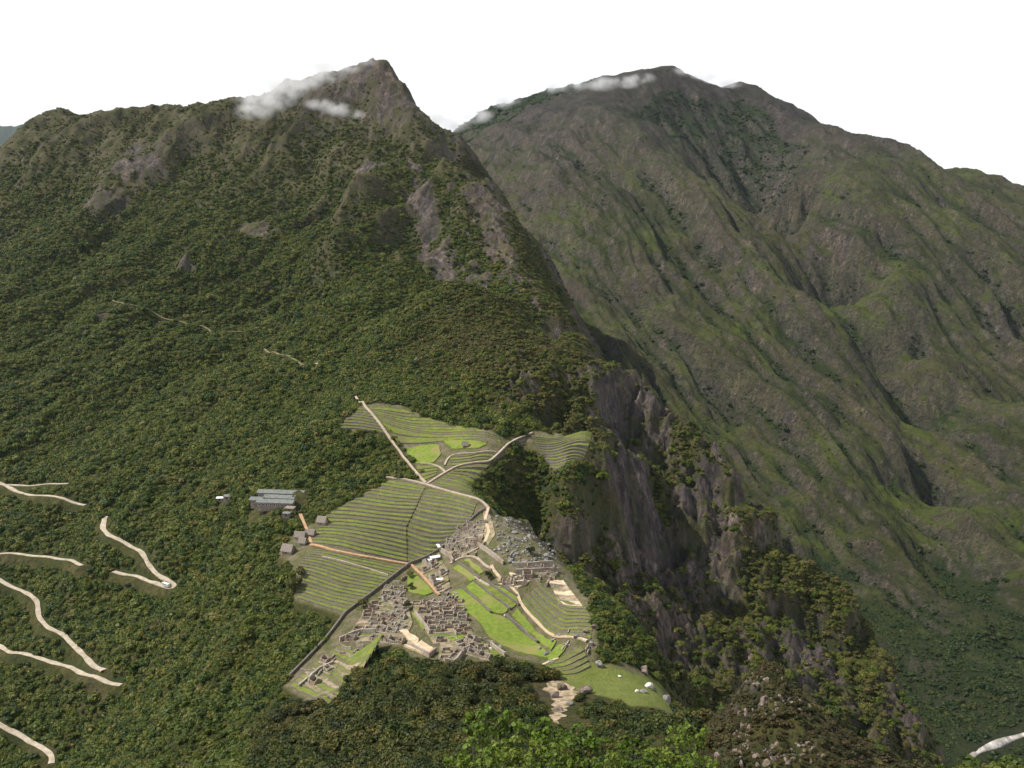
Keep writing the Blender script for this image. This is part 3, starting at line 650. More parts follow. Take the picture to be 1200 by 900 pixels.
# ------------------------------------------------------------------ ruined houses
def wall_mb(L, h, th, door=None, rough=.3, sd=0, gable=0.):
    """one wall along x, centred, with a broken top and an optional doorway"""
    r = random.Random(sd); n = max(4, int(L/1.1)); mb = MB()
    xs = [-L/2+L*i/n for i in range(n+1)]
    tops = [h*(1-rough*r.random()**2) + gable*max(0, 1-abs(x)/(L/2)) for x in xs]
    for i in range(n):
        x0, x1 = xs[i], xs[i+1]; base = -1.6
        if door is not None and x0 < door+.75 and x1 > door-.75 and tops[i] > 1.9:
            base = 2.0
            if tops[i]-base < .25: continue
        y = th/2; vs = [(x0, -y, base), (x1, -y, base), (x1, y, base), (x0, y, base), (x0, -y*.85, tops[i]), (x1, -y*.85, tops[i+1]), (x1, y*.85, tops[i+1]), (x0, y*.85, tops[i])]
        mb.add(vs, [(3, 2, 1, 0), (4, 5, 6, 7), (0, 1, 5, 4), (1, 2, 6, 5), (2, 3, 7, 6), (3, 0, 4, 7)])
    return mb
def ruin_proto(kind, sd):
    root = empty('ruined_house', (0, 0, 0)); r = random.Random(sd)
    w, d, h, th = {'house': (9, 6.5, 2.9, .9), 'gabled': (10, 7, 2.8, .9), 'open': (9, 5.5, 2.6, .9), 'double': (13, 7, 2.7, .9), 'low': (8, 6, 1.5, .9), 'hall': (19, 7.5, 3., 1.)}[kind]
    def put(name, mb, x, y, rz):
        o = mb.build(name, M['ruin'], root); o.location = (x, y, 0); o.rotation_euler = (0, 0, rz)
    if kind == 'open': put('broken_wall', wall_mb(w*.3, h*.7, th, None, .7, sd+1), -w*.32, -d/2, 0)
    else: put('front_wall', wall_mb(w, h, th, r.choice((-1.5, 0, 1.2)), .45 if kind != 'low' else .7, sd+2), 0, -d/2, 0)
    put('back_wall', wall_mb(w, h*1.1, th, None, .3, sd+3), 0, d/2, 0)
    g = 2.6 if kind in ('gabled', 'double') else 0
    for s in (-1, 1): put('gable' if g else 'side_wall', wall_mb(d-th, h, th, None, .4 if not g else .12, sd+5+s, g), s*(w/2-th/2), 0, R(90))
    if kind in ('double', 'hall'): put('dividing_wall', wall_mb(d-th, h*.9, th, 0, .3, sd+9), r.uniform(-2, 2), 0, R(90))
    fl = MB().box((0, 0, -.55), (w-th, d-th, 1.3)); fl.build('floor', M[r.choice(('earth', 'mixed', 'mixed'))], root)
    return root
PROTO = [ruin_proto(k, 50+i*20) for i, k in enumerate(('house', 'gabled', 'open', 'double', 'low', 'hall', 'house', 'gabled'))]
PW = [9, 10, 9, 13, 8, 19, 9, 10]; USED = [False]*8
SZ = .8
LOOK = ['small roofless stone house', 'stone house with tall bare gables', 'stone house open at the front', 'two room stone house with gables', 'low broken stone foundation', 'long roofless stone hall', 'squat roofless stone house', 'gabled roofless stone house']
N_RUIN = 0
def ruins(zone, rows, where, sd, fill=.8, bed=('earth', 'mixed'), terr=True, sc_=1., nu=16, big=True):
    r = random.Random(sd)
    beds = terraces(zone, rows, 'up, '+where, 'terraces under the ruined houses', bed=list(bed), wall='ruin', what='earthen terrace under ruined houses', wob=.8, nu=nu)
    for i, (F, B, z) in enumerate(beds):
        mid = np.c_[(F*.42+B*.58), z]; L = np.concatenate([[0], np.cumsum(np.linalg.norm(np.diff(mid[:, :2], axis=0), axis=1))]); s = r.uniform(.5, 3); j = 0
        dep = np.linalg.norm(B-F, axis=1)
        while s < L[-1]-5:
            k = r.choice((0, 1, 2, 3, 4, 6, 7) + ((5,) if big else ()))
            f = SZ*sc_*r.uniform(.8, 1.1); wdt = PW[k]*f
            if s+wdt > L[-1]+2: k = 4; wdt = 8*f
            c = s+wdt/2; p = np.array([np.interp(c, L, mid[:, q]) for q in range(3)]); q = np.array([np.interp(c+1, L, mid[:, w]) for w in range(3)])
            if r.random() < fill:
                o = PROTO[k]
                if USED[k]: o = copy_tree(o)
                USED[k] = True
                dd = float(np.interp(c, L, dep))
                ang = math.atan2(q[1]-p[1], q[0]-p[0])
                o.location = tuple(p); o.rotation_euler = (0, 0, ang+r.uniform(-.06, .06)); o.scale = (f, min(f, max(.45, dd/9)), r.uniform(.62, 1.0)); j += 1
                tag(o, f'{LOOK[k]}, {ORDL[j-1]} from left, {ORD[i]} row, {where}', 'ruined house', 'roofless houses of the ruined town')
                globals()['N_RUIN'] += 1
            s += wdt+r.uniform(.8, 2.6)
    return beds
ruins([[(402,754),(430,752),(470,756)],[(420,728),(452,727),(484,731)],[(434,704),(455,700),(476,704)]], 10, 'left of the sandy court', 1)
ruins([[(508,755),(530,754),(556,748)],[(493,730),(518,727),(549,727)],[(480,708),(508,704),(540,704)]], 9, 'right of the sandy court', 2)
ruins([[(513,775),(527,776),(540,768)],[(516,758),(535,757),(556,752)]], 3, 'below the little lawn', 3, nu=10)
ruins([[(512,697),(528,690)],[(499,680),(523,667)],[(486,664),(514,646)]], 6, 'around the white tarpaulins', 4, sc_=.85, nu=10, big=False)
ruins([[(530,659),(560,644)],[(520,638),(566,628)],[(546,616),(570,612)]], 8, 'under the boulder hill', 5, sc_=.85, big=False, fill=.9)
ruins([[(586,690),(600,689),(613,688)],[(582,678),(605,676),(632,673)]], 2, 'at the small temples', 6, nu=10, bed=('sand', 'earth'), big=False)
ruins([[(443,703),(475,699)],[(452,685),(474,690)]], 2, 'above the left houses', 7, nu=10, big=False)
ruins([[(562,772),(574,777)],[(556,760),(572,757)]], 2, 'beside the grassy ledge', 8, nu=8, big=False)
ruins([[(622,672),(650,680)],[(612,664),(652,668)]], 2, 'under the grey terrace wall', 9, nu=10, big=False)
ruins([[(546,768),(566,771)],[(548,748),(566,755)]], 3, 'under the main lawn', 10, nu=8, big=False)
ruins([[(352,800),(372,806)],[(380,770),(400,776)]], 4, 'in the overgrown corner', 11, nu=8, big=False, fill=.35, bed=('grass2', 'mixed'))
for k, o in enumerate(PROTO):
    if not USED[k]:
        for c in list(o.children): bpy.data.objects.remove(c)
        bpy.data.objects.remove(o)
print('terraces', N_TERR, 'ruins', N_RUIN)
# ------------------------------------------------------------------ thatched huts
def hut(px, py, w, d, h, rz, label, roof=True):
    c = hit(px, py)[0]; w, d, h = w*.85, d*.85, h*.85; root = empty('thatched_hut', tuple(c+np.array([0, 0, .7])), R(rz)); t = .5
    mb = MB(); 
    for y in (-d/2, d/2): mb.box((0, y, h/2-1), (w, t, h+2))
    for x in (-w/2, w/2): mb.box((x, 0, h/2-1), (t, d-t, h+2))
    mb.build('stone_wall', M['ruin'], root)
    for s in (-1, 1):
        g = MB(); yy = d/2; g.add([(s*(w/2), -yy, h), (s*(w/2), yy, h), (s*(w/2), 0, h+d*.55), (s*(w/2-t), -yy, h), (s*(w/2-t), yy, h), (s*(w/2-t), 0, h+d*.55)], [(0, 1, 2), (5, 4, 3), (0, 3, 4, 1), (1, 4, 5, 2), (2, 5, 3, 0)]); g.build('gable', M['ruin'], root)
    rf = MB(); e = 1.0; hh = d*.55+.3; rise = (d/2+e)*hh/(d/2); tk = .45
    pr = [(-(d/2+e), h+hh-rise), (0, h+hh), (d/2+e, h+hh-rise), (d/2+e, h+hh-rise+tk), (.5, h+hh+tk), (0, h+hh+tk+.25), (-.5, h+hh+tk), (-(d/2+e), h+hh-rise+tk)]
    n = len(pr); x0, x1 = -w/2-.7, w/2+.7
    rf.add([(x0, a, b) for a, b in pr]+[(x1, a, b) for a, b in pr], [tuple(range(n)), tuple(range(2*n-1, n-1, -1))]+[(i, i+n, (i+1) % n+n, (i+1) % n) for i in range(n)])
    if roof: rf.build('thatched_roof', M['thatch'], root)
    dm = MB().box((0, -d/2-.27, 1.0), (1.1, .06, 2.0)); dm.build('doorway', M['dark'], root)
    tag(root, label, 'hut', 'thatched huts by the terraces'); return root
hut(338,648, 11, 7.5, 3., -22, 'largest thatched hut, at the left corner of the lower terraces')
hut(355,638, 6.5, 5, 2.4, -15, 'thatched hut at the bottom of the reddish entrance path')
hut(352,631, 10, 5.5, 2.4, -12, 'long thatched hut behind the two lower huts')
hut(364,628, 8, 5, 2.4, -12, 'thatched hut right of the entrance path')
hut(378,614, 9, 6.5, 2.8, -20, 'thatched hut against the dark trees, highest of the group')
hut(545,524, 5.5, 4.5, 2.6, 10, 'lone little hut on the bright lawn under the forest edge')
# ------------------------------------------------------------------ white tarpaulins on poles
def tarp(px, py, w, d, h, rz, label):
    c = hit(px, py)[0]; root = empty('tarpaulin_shelter', tuple(c+np.array([0, 0, 1.6])), R(rz)); n = 7; rows = []
    for i in range(n):
        y = -d/2+d*i/(n-1); rows.append([(-w/2+w*j/(n-1), y, h+.9*(1-abs(2*i/(n-1)-1)) - .25*math.sin(math.pi*j/(n-1))) for j in range(n)])
    mb = MB().strip(rows); rows2 = [[(a, b, z-.04) for a, b, z in q] for q in rows]; mb.strip(rows2); mb.build('sheet', M['tarp'], root)
    for x in (-1, 1):
        for y in (-1, 1): MB().box((x*w*.47, y*d*.47, h/2-.6), (.12, .12, h+1.2)).build('pole', M['metal'], root)
    tag(root, label, 'shelter', 'white tarpaulin shelters over the dig'); return root
tarp(513, 645, 2.6, 8.5, 2.6, 20, 'narrow white tarpaulin shelter beside the diagonal wall')
tarp(509, 658, 8.5, 5.5, 2.6, 25, 'widest white tarpaulin shelter among the ruins')
tarp(515, 684, 5.5, 3, 2.4, 10, 'small white tarpaulin shelter beside the straight tan path')
tarp(503, 661, 4., 3.5, 2.2, 40, 'square white tarpaulin shelter left of the widest one')
# ------------------------------------------------------------------ lodge with long roofs
def lodge():
    c = hit(323, 590)[0]; root = empty('lodge', tuple(c+np.array([0, 0, .5])), R(-7))
    for k, (x, y, w, d, h) in enumerate(((0, 17, 42, 9, 5.5), (3, 4, 27, 8, 4.6), (4, -9, 32, 9, 4.2), (-16, -3, 10, 7, 4))):
        b = MB().box((x, y, h/2-2), (w, d, h+4)).build('wing_wall', M['plaster'], root)
        r = MB(); e = 1.2; r.add([(x-w/2-e, y-d/2-e, h-.1), (x+w/2+e, y-d/2-e, h-.1), (x+w/2+e, y+d/2+e, h-.1), (x-w/2-e, y+d/2+e, h-.1), (x-w/2-e, y, h+2.2), (x+w/2+e, y, h+2.2),
            (x-w/2-e, y-d/2-e, h+.12), (x+w/2+e, y-d/2-e, h+.12), (x+w/2+e, y+d/2+e, h+.12), (x-w/2-e, y+d/2+e, h+.12)],
            [(0, 1, 2, 3), (6, 7, 5, 4), (8, 9, 4, 5), (6, 4, 9), (7, 8, 5), (0, 1, 7, 6), (1, 2, 8, 7), (2, 3, 9, 8), (3, 0, 6, 9)])
        ro = r.build('roof', M['roof'], root)
        if k in (0,): 
            for vx in (-8, 12): MB().box((x+vx, y+1.2, h+2.1), (1., 1., 1.8)).build('roof_vent', M['plaster'], ro)
        nwin = int(w/3.4)
        for j in range(nwin):
            wx = x-w/2+w*(j+.5)/nwin; fr = MB().box((wx, y-d/2-.04, h*.5), (2.0, .14, 1.9)).build('window', M['buswhite'], root)
            MB().box((wx, y-d/2-.13, h*.5), (1.6, .08, 1.55)).build('pane', M['dark'], fr)
    tag(root, 'long low lodge with grey green roofs in the forest clearing', 'lodge')
lodge()
def shed(px, py, w, d, h, rz, label, mat='plaster', rmat='tarp'):
    c = hit(px, py)[0]; root = empty('shed', tuple(c+np.array([0, 0, 1.5])), R(rz))
    MB().box((0, 0, h/2-2), (w, d, h+4)).build('wall', M[mat], root)
    MB().box((0, 0, h+.15), (w+1, d+1, .25), 0, R(7)).build('roof', M[rmat], root)
    MB().box((0, -d/2-.04, .9), (1., .1, 1.9)).build('door', M['dark'], root)
    tag(root, label, 'shed', 'small sheds near the lodge')
shed(258, 588, 6, 3.5, 2.6, 5, 'white roofed shed alone in the trees, left of the lodge')
shed(267, 586, 7, 5, 2.8, -5, 'grey roofed shed next to the white roofed shed', rmat='roof')
shed(308, 599, 6, 3.5, 2.4, 0, 'white roofed shed directly below the lodge')
shed(340, 600, 8, 5, 2.6, -15, 'tan shed at the right end of the lodge', rmat='plaster')
shed(336, 606, 6, 3.5, 2.4, -10, 'lowest grey roofed shed beneath the lodge', rmat='roof')

def stubs():
    r = np.random.default_rng(61); n = 0
    zones = [[(598,650),(650,655),(668,690),(640,690),(612,672)], [(640,740),(690,735),(692,765),(655,770)], [(350,790),(392,758),(440,757),(420,785),(385,815)], [(505,700),(535,690),(545,710),(520,715)], [(535,745),(575,750),(578,772),(540,770)], [(440,690),(478,672),(480,700),(448,702)], [(520,640),(560,612),(575,640),(560,655)]]
    for zi, zn in enumerate(zones):
        a = np.array(zn); k = 0
        while k < 11:
            px, py = r.uniform(*[a[:, 0].min(), a[:, 0].max()]), r.uniform(*[a[:, 1].min(), a[:, 1].max()])
            if not inside(np.array([px]), np.array([py]), zn)[0]: continue
            c = hit(px, py)[0]; L = r.uniform(3, 9); o = wall_mb(L, r.uniform(.9, 2.), .8, None, .7, int(r.integers(1e6))).build('wall_stub', M['ruin']); o.location = tuple(c+np.array([0, 0, .7])); o.rotation_euler = (0, 0, r.choice([-.35, 1.2])+r.uniform(-.15, .15))
            tag(o, 'short broken grey wall stub standing among the ruins', 'wall', 'broken wall stubs among the ruins'); k += 1
stubs()
# ------------------------------------------------------------------ zigzag road, trail, river, bus
ROADS = []
for p_, w_, l_ in ROADPX:
    o, xy = ribbon('road', p_, w_, M['road'], label=l_, cat='road', lift=.35, zs=4, jitter=.35); ROADS.append(xy)
bus_xy = ROADS[2]
TRAILS = []
def trail(pts, w, label, mat='path'):
    o, xy = ribbon('trail', pts, w, M[mat], label=label, cat='trail', lift=.8, zs=6, step=5.); TRAILS.append(xy)
trail([(132,352),(150,356),(180,366),(210,375),(240,382),(262,388),(285,390)], 3, 'faint footpath crossing the forested mountain face', 'mixed')
trail([(310,410),(325,416),(345,422),(362,428)], 3, 'short footpath leading to the stone gate on the ridge', 'mixed')
patch('bare_slope', [(364,428),(372,424),(378,428),(372,432)], M['sand'], 1., 'small bare sandy spot on the ridge by the gate', 'ground')
def bus():
    c = hit(197, 687.5)[0]; d = np.linalg.norm(bus_xy-c[:2], axis=1); i = int(d.argmin()); i = min(max(i, 1), len(bus_xy)-2); t = bus_xy[i+1]-bus_xy[i-1]
    x, y = bus_xy[i]; root = empty('bus', (x, y, ground(x, y)+1.3), math.atan2(t[1], t[0])); L, W, Hh = 9., 2.6, 3.0
    pr = [(-L/2, .5), (L/2, .5), (L/2, 1.6), (L/2-.25, Hh-.2), (L/2-.5, Hh), (-L/2+.2, Hh), (-L/2, Hh-.2)]
    MB().prism(pr, -W/2, W/2).build('body', M['buswhite'], root)
    for s in (-1, 1):
        MB().box((-.2, s*(W/2+.02), 2.15), (L*.86, .06, .75)).build('window', M['dark'], root)
        MB().box((-.1, s*(W/2+.02), 1.1), (L*.94, .05, .35)).build('stripe', M['green'], root)
        for x in (-L*.3, L*.32):
            mb = MB(); n = 14; p = [(x+.48*math.cos(2*math.pi*k/n), .48+.48*math.sin(2*math.pi*k/n)) for k in range(n)]; mb.prism(p, s*W/2-.2, s*(W/2+.06)).build('wheel', M['tyre'], root)
    MB().box((L/2-.1, 0, 2.1), (.12, W*.85, .9)).build('windscreen', M['dark'], root)
    tag(root, 'white bus on the hairpin bend of the pale mountain road', 'bus')
bus()
def river():
    pts = [at(1250, 842, 1340), at(1205, 852, 1325), at(1178, 857, 1312), at(1157, 866, 1285), at(1138, 876, 1262), at(1136, 886, 1232), at(1160, 905, 1190), at(1220, 930, 1150)]
    pts = np.array(pts); xy = resample(pts[:, :2], 60); xy = np.stack([smooth1(xy[:, 0], 6), smooth1(xy[:, 1], 6)], 1)
    t = np.gradient(xy, axis=0); t /= np.linalg.norm(t, axis=1)[:, None]; nr = np.stack([-t[:, 1], t[:, 0]], 1); w = (5.5+1.8*np.sin(np.arange(60)*.35))[:, None]
    z = H(xy[:, 0], xy[:, 1]); z = np.maximum.reduce([z, H(*(xy+nr*w).T), H(*(xy-nr*w).T)]); z = smooth1(z, 30)+1.
    mb = MB().strip([np.c_[xy+nr*(w+1), z-6], np.c_[xy+nr*w, z], np.c_[xy, z+.05], np.c_[xy-nr*w, z], np.c_[xy-nr*(w+1), z-6]]); o = mb.build('river', M['water'], smooth=True); tag(o, 'pale foaming river bend on the valley floor', 'river', kind='structure')
    return xy
RIVER = river()
# ------------------------------------------------------------------ foliage
def leaf_cloud(lobes, n, size, seed, core=True, flat=.0, droop=.3):
    """many small leaf faces over a few uneven lobes; returns verts, faces, tint per vertex"""
    r = np.random.default_rng(seed); L = np.array(lobes, float)
    w = L[:, 3]**2; k = r.choice(len(L), n, p=w/w.sum())
    d = r.normal(size=(n, 3)); d /= np.linalg.norm(d, axis=1)[:, None]; d[:, 2] = np.where(d[:, 2] < -.35, -d[:, 2], d[:, 2])
    rad = L[k, 3]*r.uniform(.72, 1.08, n)
    c = L[k, :3] + d*rad[:, None]*np.array([1, 1, .85])
    nn = d + r.normal(size=(n, 3))*.4; nn[:, 2] += .25; nn /= np.linalg.norm(nn, axis=1)[:, None]
    t = np.cross(nn, r.normal(size=(n, 3))); t /= np.linalg.norm(t, axis=1)[:, None]; b = np.cross(nn, t)
    s = size*r.uniform(.6, 1.3, n)[:, None]
    v = np.stack([c-t*s*.5, c+b*s*.42+nn*s*.08, c+t*s*.5, c-b*s*.42+nn*s*.08], 1).reshape(-1, 3)
    f = np.arange(4*n).reshape(-1, 4)
    lt = r.normal(0, .16, len(L))
    tint = np.clip(.5+lt[k]+r.normal(0, .13, n), .12, 1.1); tint = np.repeat(tint, 4)
    if core:
        V, F, T = [v], [f], [tint]; base = len(v)
        for q in L:
            bm = bmesh.new(); bmesh.ops.create_icosphere(bm, subdivisions=1, radius=1)
            vv = np.array([x.co[:] for x in bm.verts]); ff = np.array([[y.index for y in x.verts] for x in bm.faces]); bm.free()
            vv = vv*q[3]*.74*np.array([1, 1, .85])*r.uniform(.9, 1.1, (len(vv), 1))+q[:3]
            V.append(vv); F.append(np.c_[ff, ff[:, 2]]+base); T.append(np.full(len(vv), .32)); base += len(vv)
        return np.vstack(V), F, np.concatenate(T)
    return v, [f], tint
def foliage_mesh(name, v, F, tint):
    me = bpy.data.meshes.new(name); fs = []
    for f in F:
        for q in f.tolist(): fs.append(tuple(q[:3]) if q[2] == q[3] else tuple(q))
    me.from_pydata(v.tolist(), [], fs); me.update(); fattr(me, 'tint', tint); return me
def crown_lobes(seed, nl, spread, r0, r1, hgt):
    r = np.random.default_rng(seed); out = [(0, 0, hgt*.5, r1)]
    for i in range(nl):
        a = r.uniform(0, 6.28); d = spread*math.sqrt(r.uniform(.15, 1)); out.append((d*math.cos(a), d*math.sin(a), hgt*r.uniform(.1, .75), r.uniform(r0, r1)))
    return out
def scatter(name, P, S, protos, mat, label, cat, seed=0, sz=(.8, 1.15), kind='stuff'):
    """one object: a point per plant, the plants set on them by geometry nodes"""
    r = np.random.default_rng(seed); n = len(P)
    me = bpy.data.meshes.new(name); me.vertices.add(n); me.vertices.foreach_set('co', np.asarray(P, np.float32).ravel())
    fattr(me, 'size', S); fattr(me, 'spin', r.uniform(0, 6.28, n)); fattr(me, 'tall', S*r.uniform(*sz, n))
    a = me.attributes.new('pick', 'INT', 'POINT'); a.data.foreach_set('value', r.integers(0, len(protos), n).astype(np.int32))
    o = link(name, me, None); col = bpy.data.collections.new(name+'_kinds')
    for i, pm in enumerate(protos):
        if not pm.materials: pm.materials.append(M[mat])
        q = bpy.data.objects.new(name+'_kind', pm); col.objects.link(q)
    ng = bpy.data.node_groups.new(name, 'GeometryNodeTree')
    ng.interface.new_socket('Geometry', in_out='INPUT', socket_type='NodeSocketGeometry'); ng.interface.new_socket('Geometry', in_out='OUTPUT', socket_type='NodeSocketGeometry')
    N = ng.nodes.new; L = ng.links.new
    gi, go = N('NodeGroupInput'), N('NodeGroupOutput'); ci = N('GeometryNodeCollectionInfo'); ci.inputs['Collection'].default_value = col; ci.inputs['Separate Children'].default_value = True; ci.inputs['Reset Children'].default_value = True
    ip = N('GeometryNodeInstanceOnPoints'); ip.inputs['Pick Instance'].default_value = True
    mp = N('GeometryNodeMeshToPoints')
    def na(nm, ty='FLOAT'):
        q = N('GeometryNodeInputNamedAttribute'); q.data_type = ty; q.inputs['Name'].default_value = nm; return q.outputs['Attribute']
    cr, cs = N('ShaderNodeCombineXYZ'), N('ShaderNodeCombineXYZ')
    L(na('spin'), cr.inputs[2]); s = na('size'); L(s, cs.inputs[0]); L(s, cs.inputs[1]); L(na('tall'), cs.inputs[2])
    e2r = N('FunctionNodeEulerToRotation'); L(cr.outputs[0], e2r.inputs[0])
    L(gi.outputs[0], mp.inputs['Mesh']); L(mp.outputs[0], ip.inputs['Points']); L(ci.outputs[0], ip.inputs['Instance']); L(na('pick', 'INT'), ip.inputs['Instance Index'])
    L(e2r.outputs[0], ip.inputs['Rotation']); L(cs.outputs[0], ip.inputs['Scale']); L(ip.outputs[0], go.inputs[0])
    md = o.modifiers.new('plants', 'NODES'); md.node_group = ng
    tag(o, label, cat, kind=kind); return o
# what can be seen: running horizon along every line of sight
_el = GZ/RR[:, None]; _hor = np.maximum.accumulate(_el, axis=0)
VIS = (_el + 9/RR[:, None] >= np.roll(_hor, 1, 0))
_cosp = GY*CP-GZ*SP
PXG = 600+FOC*GX/_cosp; PYG = 450-FOC*(GY*SP+GZ*CP)/_cosp
INV = (PXG > -70) & (PXG < 1270) & (PYG < 965) & VIS
AREA = (np.gradient(RR)[:, None]*(RR[:, None]*(TH[1]-TH[0])))*np.ones_like(GX)
def sample(dens, seed, cap=120000):
    """random ground points with a density per square metre"""
    r = np.random.default_rng(seed); w = (dens*AREA).ravel(); tot = w.sum(); n = int(min(tot, cap))
    c = np.cumsum(w); k = np.searchsorted(c, r.uniform(0, tot, n)); i, j = np.unravel_index(np.clip(k, 0, w.size-1), GX.shape)
    rr2 = RR[i]+r.uniform(-.5, .5, n)*np.gradient(RR)[i]; th = TH[j]+r.uniform(-.5, .5, n)*(TH[1]-TH[0])
    x, y = rr2*np.sin(th), rr2*np.cos(th); return x, y, H(x, y), i, j
LINES = [(l, 5.6, 6.4) for l in ROADS]+[(l, 3.5, 5) for l in TRAILS]+[(RIVER, 16, 8)]+[(l, 3.5, 2) for l in PATHS]
LODGE = hit(323, 590)[0]; SPOTS = [tuple(hit(a, b)[0][:2])+(c,) for a, b, c in ((338,650,9),(355,636,10),(378,615,7),(260,590,7),(308,601,6),(338,605,8),(361,630,7),(652,815,15),(660,803,12),(650,828,15),(655,842,14),(656,856,12),(640,806,11),(700,822,9),(780,838,10),(745,836,8))]
def clear(x, y):
    ok = ~inside(x, y, TOWNXY) & ~((y < 760) & (inside(x, y+6, TOWNXY) | inside(x, y+11, TOWNXY)))
    for l, r, sh in LINES:
        ok &= dist_poly(x, y+sh, l) > r
        ok &= dist_poly(x, y, l) > r
    ok &= ~((np.abs(x-LODGE[0]) < 28) & (y > LODGE[1]-22) & (y < LODGE[1]+24))
    for a, b, r in SPOTS: ok &= np.hypot(x-a, y-b+3) > r
    return ok
def frs(nm, n=7, k=170, size=.42): return [foliage_mesh(nm, *leaf_cloud(crown_lobes(100+i, 5+i % 3, .62, .34, .55, .75), k, size*.62, 300+i)) for i in range(n)]
CROWNS = frs('forest_crown'); SCRUBS = frs('scrub_clump', 5, 90, .5); FARC = frs('valley_crown', 4, 60, .55)
nz1 = fbm(GX, GY, 70, 4, 301); nz2 = fbm(GX, GY, 240, 4, 311)
near_ = ~ISF
knob = np.exp(-(((GX-103)/85)**2+((GY-388)/75)**2)**3)
fd = near_*INV*np.clip(1-ROCK*1.25, 0, 1)*(1-sstep(1.9, 3.0, GS))*(1-knob)*(RR[:, None] > 330)
hump = np.exp(-(((GX-5)/150)**2+((GY-1230)/150)**2)**2)
brown = sstep(.02, .30, nz2+.35*sstep(-150, 150, GZ)-.22+.5*hump) 
upper = sstep(-120, 190, GZ+70*nz1+120*nz2-60*CONC)
forest_d = fd*(1-upper)*(1-.35*brown)*(1-.85*hump)*(1-.55*sstep(.2, .7, GGO))
# the dense low shoulder behind the terraces is smaller growth
x, y, z, i, j = sample(forest_d/7.5, 401, 200000)
ok = clear(x, y); x, y, z, i, j = [a[ok] for a in (x, y, z, i, j)]
rg = np.random.default_rng(5)
S = rg.gamma(3, .333, len(x))*2.3+1.1; S *= np.where(y < 620, .8, 1)
NEARSPLIT = y < 610
fg = NEARSPLIT & (PXG[i, j] > 300) & (PXG[i, j] < 840)
print('forest', len(x), 'near', fg.sum())
_k = fg & (rg.random(len(x)) < .28); NEAR_PTS = (x[_k], y[_k], z[_k], S[_k]*1.15)
x, y, z, S = [a[~fg] for a in (x, y, z, S)]
scatter('forest', np.c_[x, y, z-.25*S], S, CROWNS, 'forest', 'dense green cloud forest covering the mountain slopes', 'forest', 11)
x, y, z, i, j = sample(fd*np.maximum.reduce([upper*.6*np.clip(.45+1.8*nz1+.5*CONC, .08, 1), .5*brown*(1-upper)*np.clip(.35+1.6*nz1, .05, 1), 1.5*hump])/10. + near_*INV*sstep(.2, .7, GGO)*(1-sstep(3., 6., GS))*(1-.85*ROCK)*(1-.8*GFL)*np.clip(.35+3.2*fbm(GX, GY*.7, 95, 4, 241)+1.2*nz1, .05, 1.2)*(1-knob)/4.5, 402, 170000)
ok = clear(x, y); x, y, z = x[ok], y[ok], z[ok]; S = rg.gamma(4, .25, len(x))*2.1+.8
print('scrub', len(x)); scatter('scrub', np.c_[x, y, z-.2*S], S, SCRUBS, 'scrub', 'low brownish scrub on the upper slopes and cliff ledges', 'scrub', 12, (.6, .95))
x, y, z, i, j = sample(ISF*INV*(sstep(.3, .8, LUSH_SHADE)*.6 + .4)*np.clip(.45+1.7*nz1, .08, 1)*(1-.6*ROCK)/55. + ISF*INV*sstep(-668, -706, GZ)/90., 403, 160000)
ok = dist_poly(x, y, RIVER) > 22; x, y, z, i, j = x[ok], y[ok], z[ok], i[ok], j[ok]; S = rg.gamma(3, .33, len(x))*(1.5+3.*sstep(.3, .8, LUSH_SHADE[i, j]))+1.
print('far', len(x)); scatter('valley_forest', np.c_[x, y, z-.25*S], S, FARC, 'farwood', 'dark trees in the ravines and valley across the river', 'forest', 13, (.6, .9))
KNOBC = frs('knob_clump', 4, 110, .45)
# tussocks and shrubs on the small rocky knob close by
x, y, z, i, j = sample(INV*knob*np.clip(1-.7*ROCK, 0, 1)*np.clip(.5+1.5*nz1, .1, 1)*(GY < 520)/1.6, 404, 9000)
S = rg.gamma(3, .33, len(x))*1.0+.3; scatter('knob_shrubs', np.c_[x, y, z-.1*S], S, KNOBC, 'knobscrub', 'low shrubs and tussocks covering the rocky knob close by', 'scrub', 14, (.6, 1.))
# grass tufts at the edges of the meadow
# ------------------------------------------------------------------ individual trees of the near ridge
def tree_proto(sd, n, leaf, mat, nm='tree', lobes=None, h=.9):
    root = empty(nm, (0, 0, 0)); r = random.Random(sd)
    L = lobes or crown_lobes(sd, 8, .68, .26, .48, .8)
    L = [(a, b, c+h*.45, q) for a, b, c, q in L]
    cm = foliage_mesh('crown', *leaf_cloud(L, n, leaf, sd+7)); cm.materials.append(M[mat]); link('crown', cm, None, root)
    mb = MB()
    def limb(p, q, r0, r1):
        p, q = Vector(p), Vector(q); d = (q-p).normalized(); a = d.orthogonal().normalized(); b = d.cross(a); k = 6
        mb.strip([[p+(a*math.cos(t*2*math.pi/k)+b*math.sin(t*2*math.pi/k))*r0 for t in range(k+1)], [q+(a*math.cos(t*2*math.pi/k)+b*math.sin(t*2*math.pi/k))*r1 for t in range(k+1)]])
    limb((0, 0, -.45), (0, 0, h*.5), .07, .05)
    for q in L[:5]: limb((0, 0, h*.42), (q[0], q[1], q[2]), .045, .015)
    mb.build('trunk', M['bark'], root); return root
TP = [tree_proto(600+i*11, 850, .15, 'wood') for i in range(6)]
NEARC = frs('thicket_crown', 6, 330, .36)
nx, ny, nz_, nS = NEAR_PTS
_f = ~((nx > 35) & (inside(nx, ny+12, TOWNXY) | inside(nx, ny+19, TOWNXY)))
for _a in ((650, 812), (652, 832), (656, 850), (640, 805)):
    _g = hit(*_a)[0]; _f &= np.hypot(nx-_g[0], ny-_g[1]) > 15
nS = np.minimum(nS, 4.4)
nx, ny, nz_, nS = nx[_f], ny[_f], nz_[_f], nS[_f]
o_ = np.argsort(ny); MAXI = 285
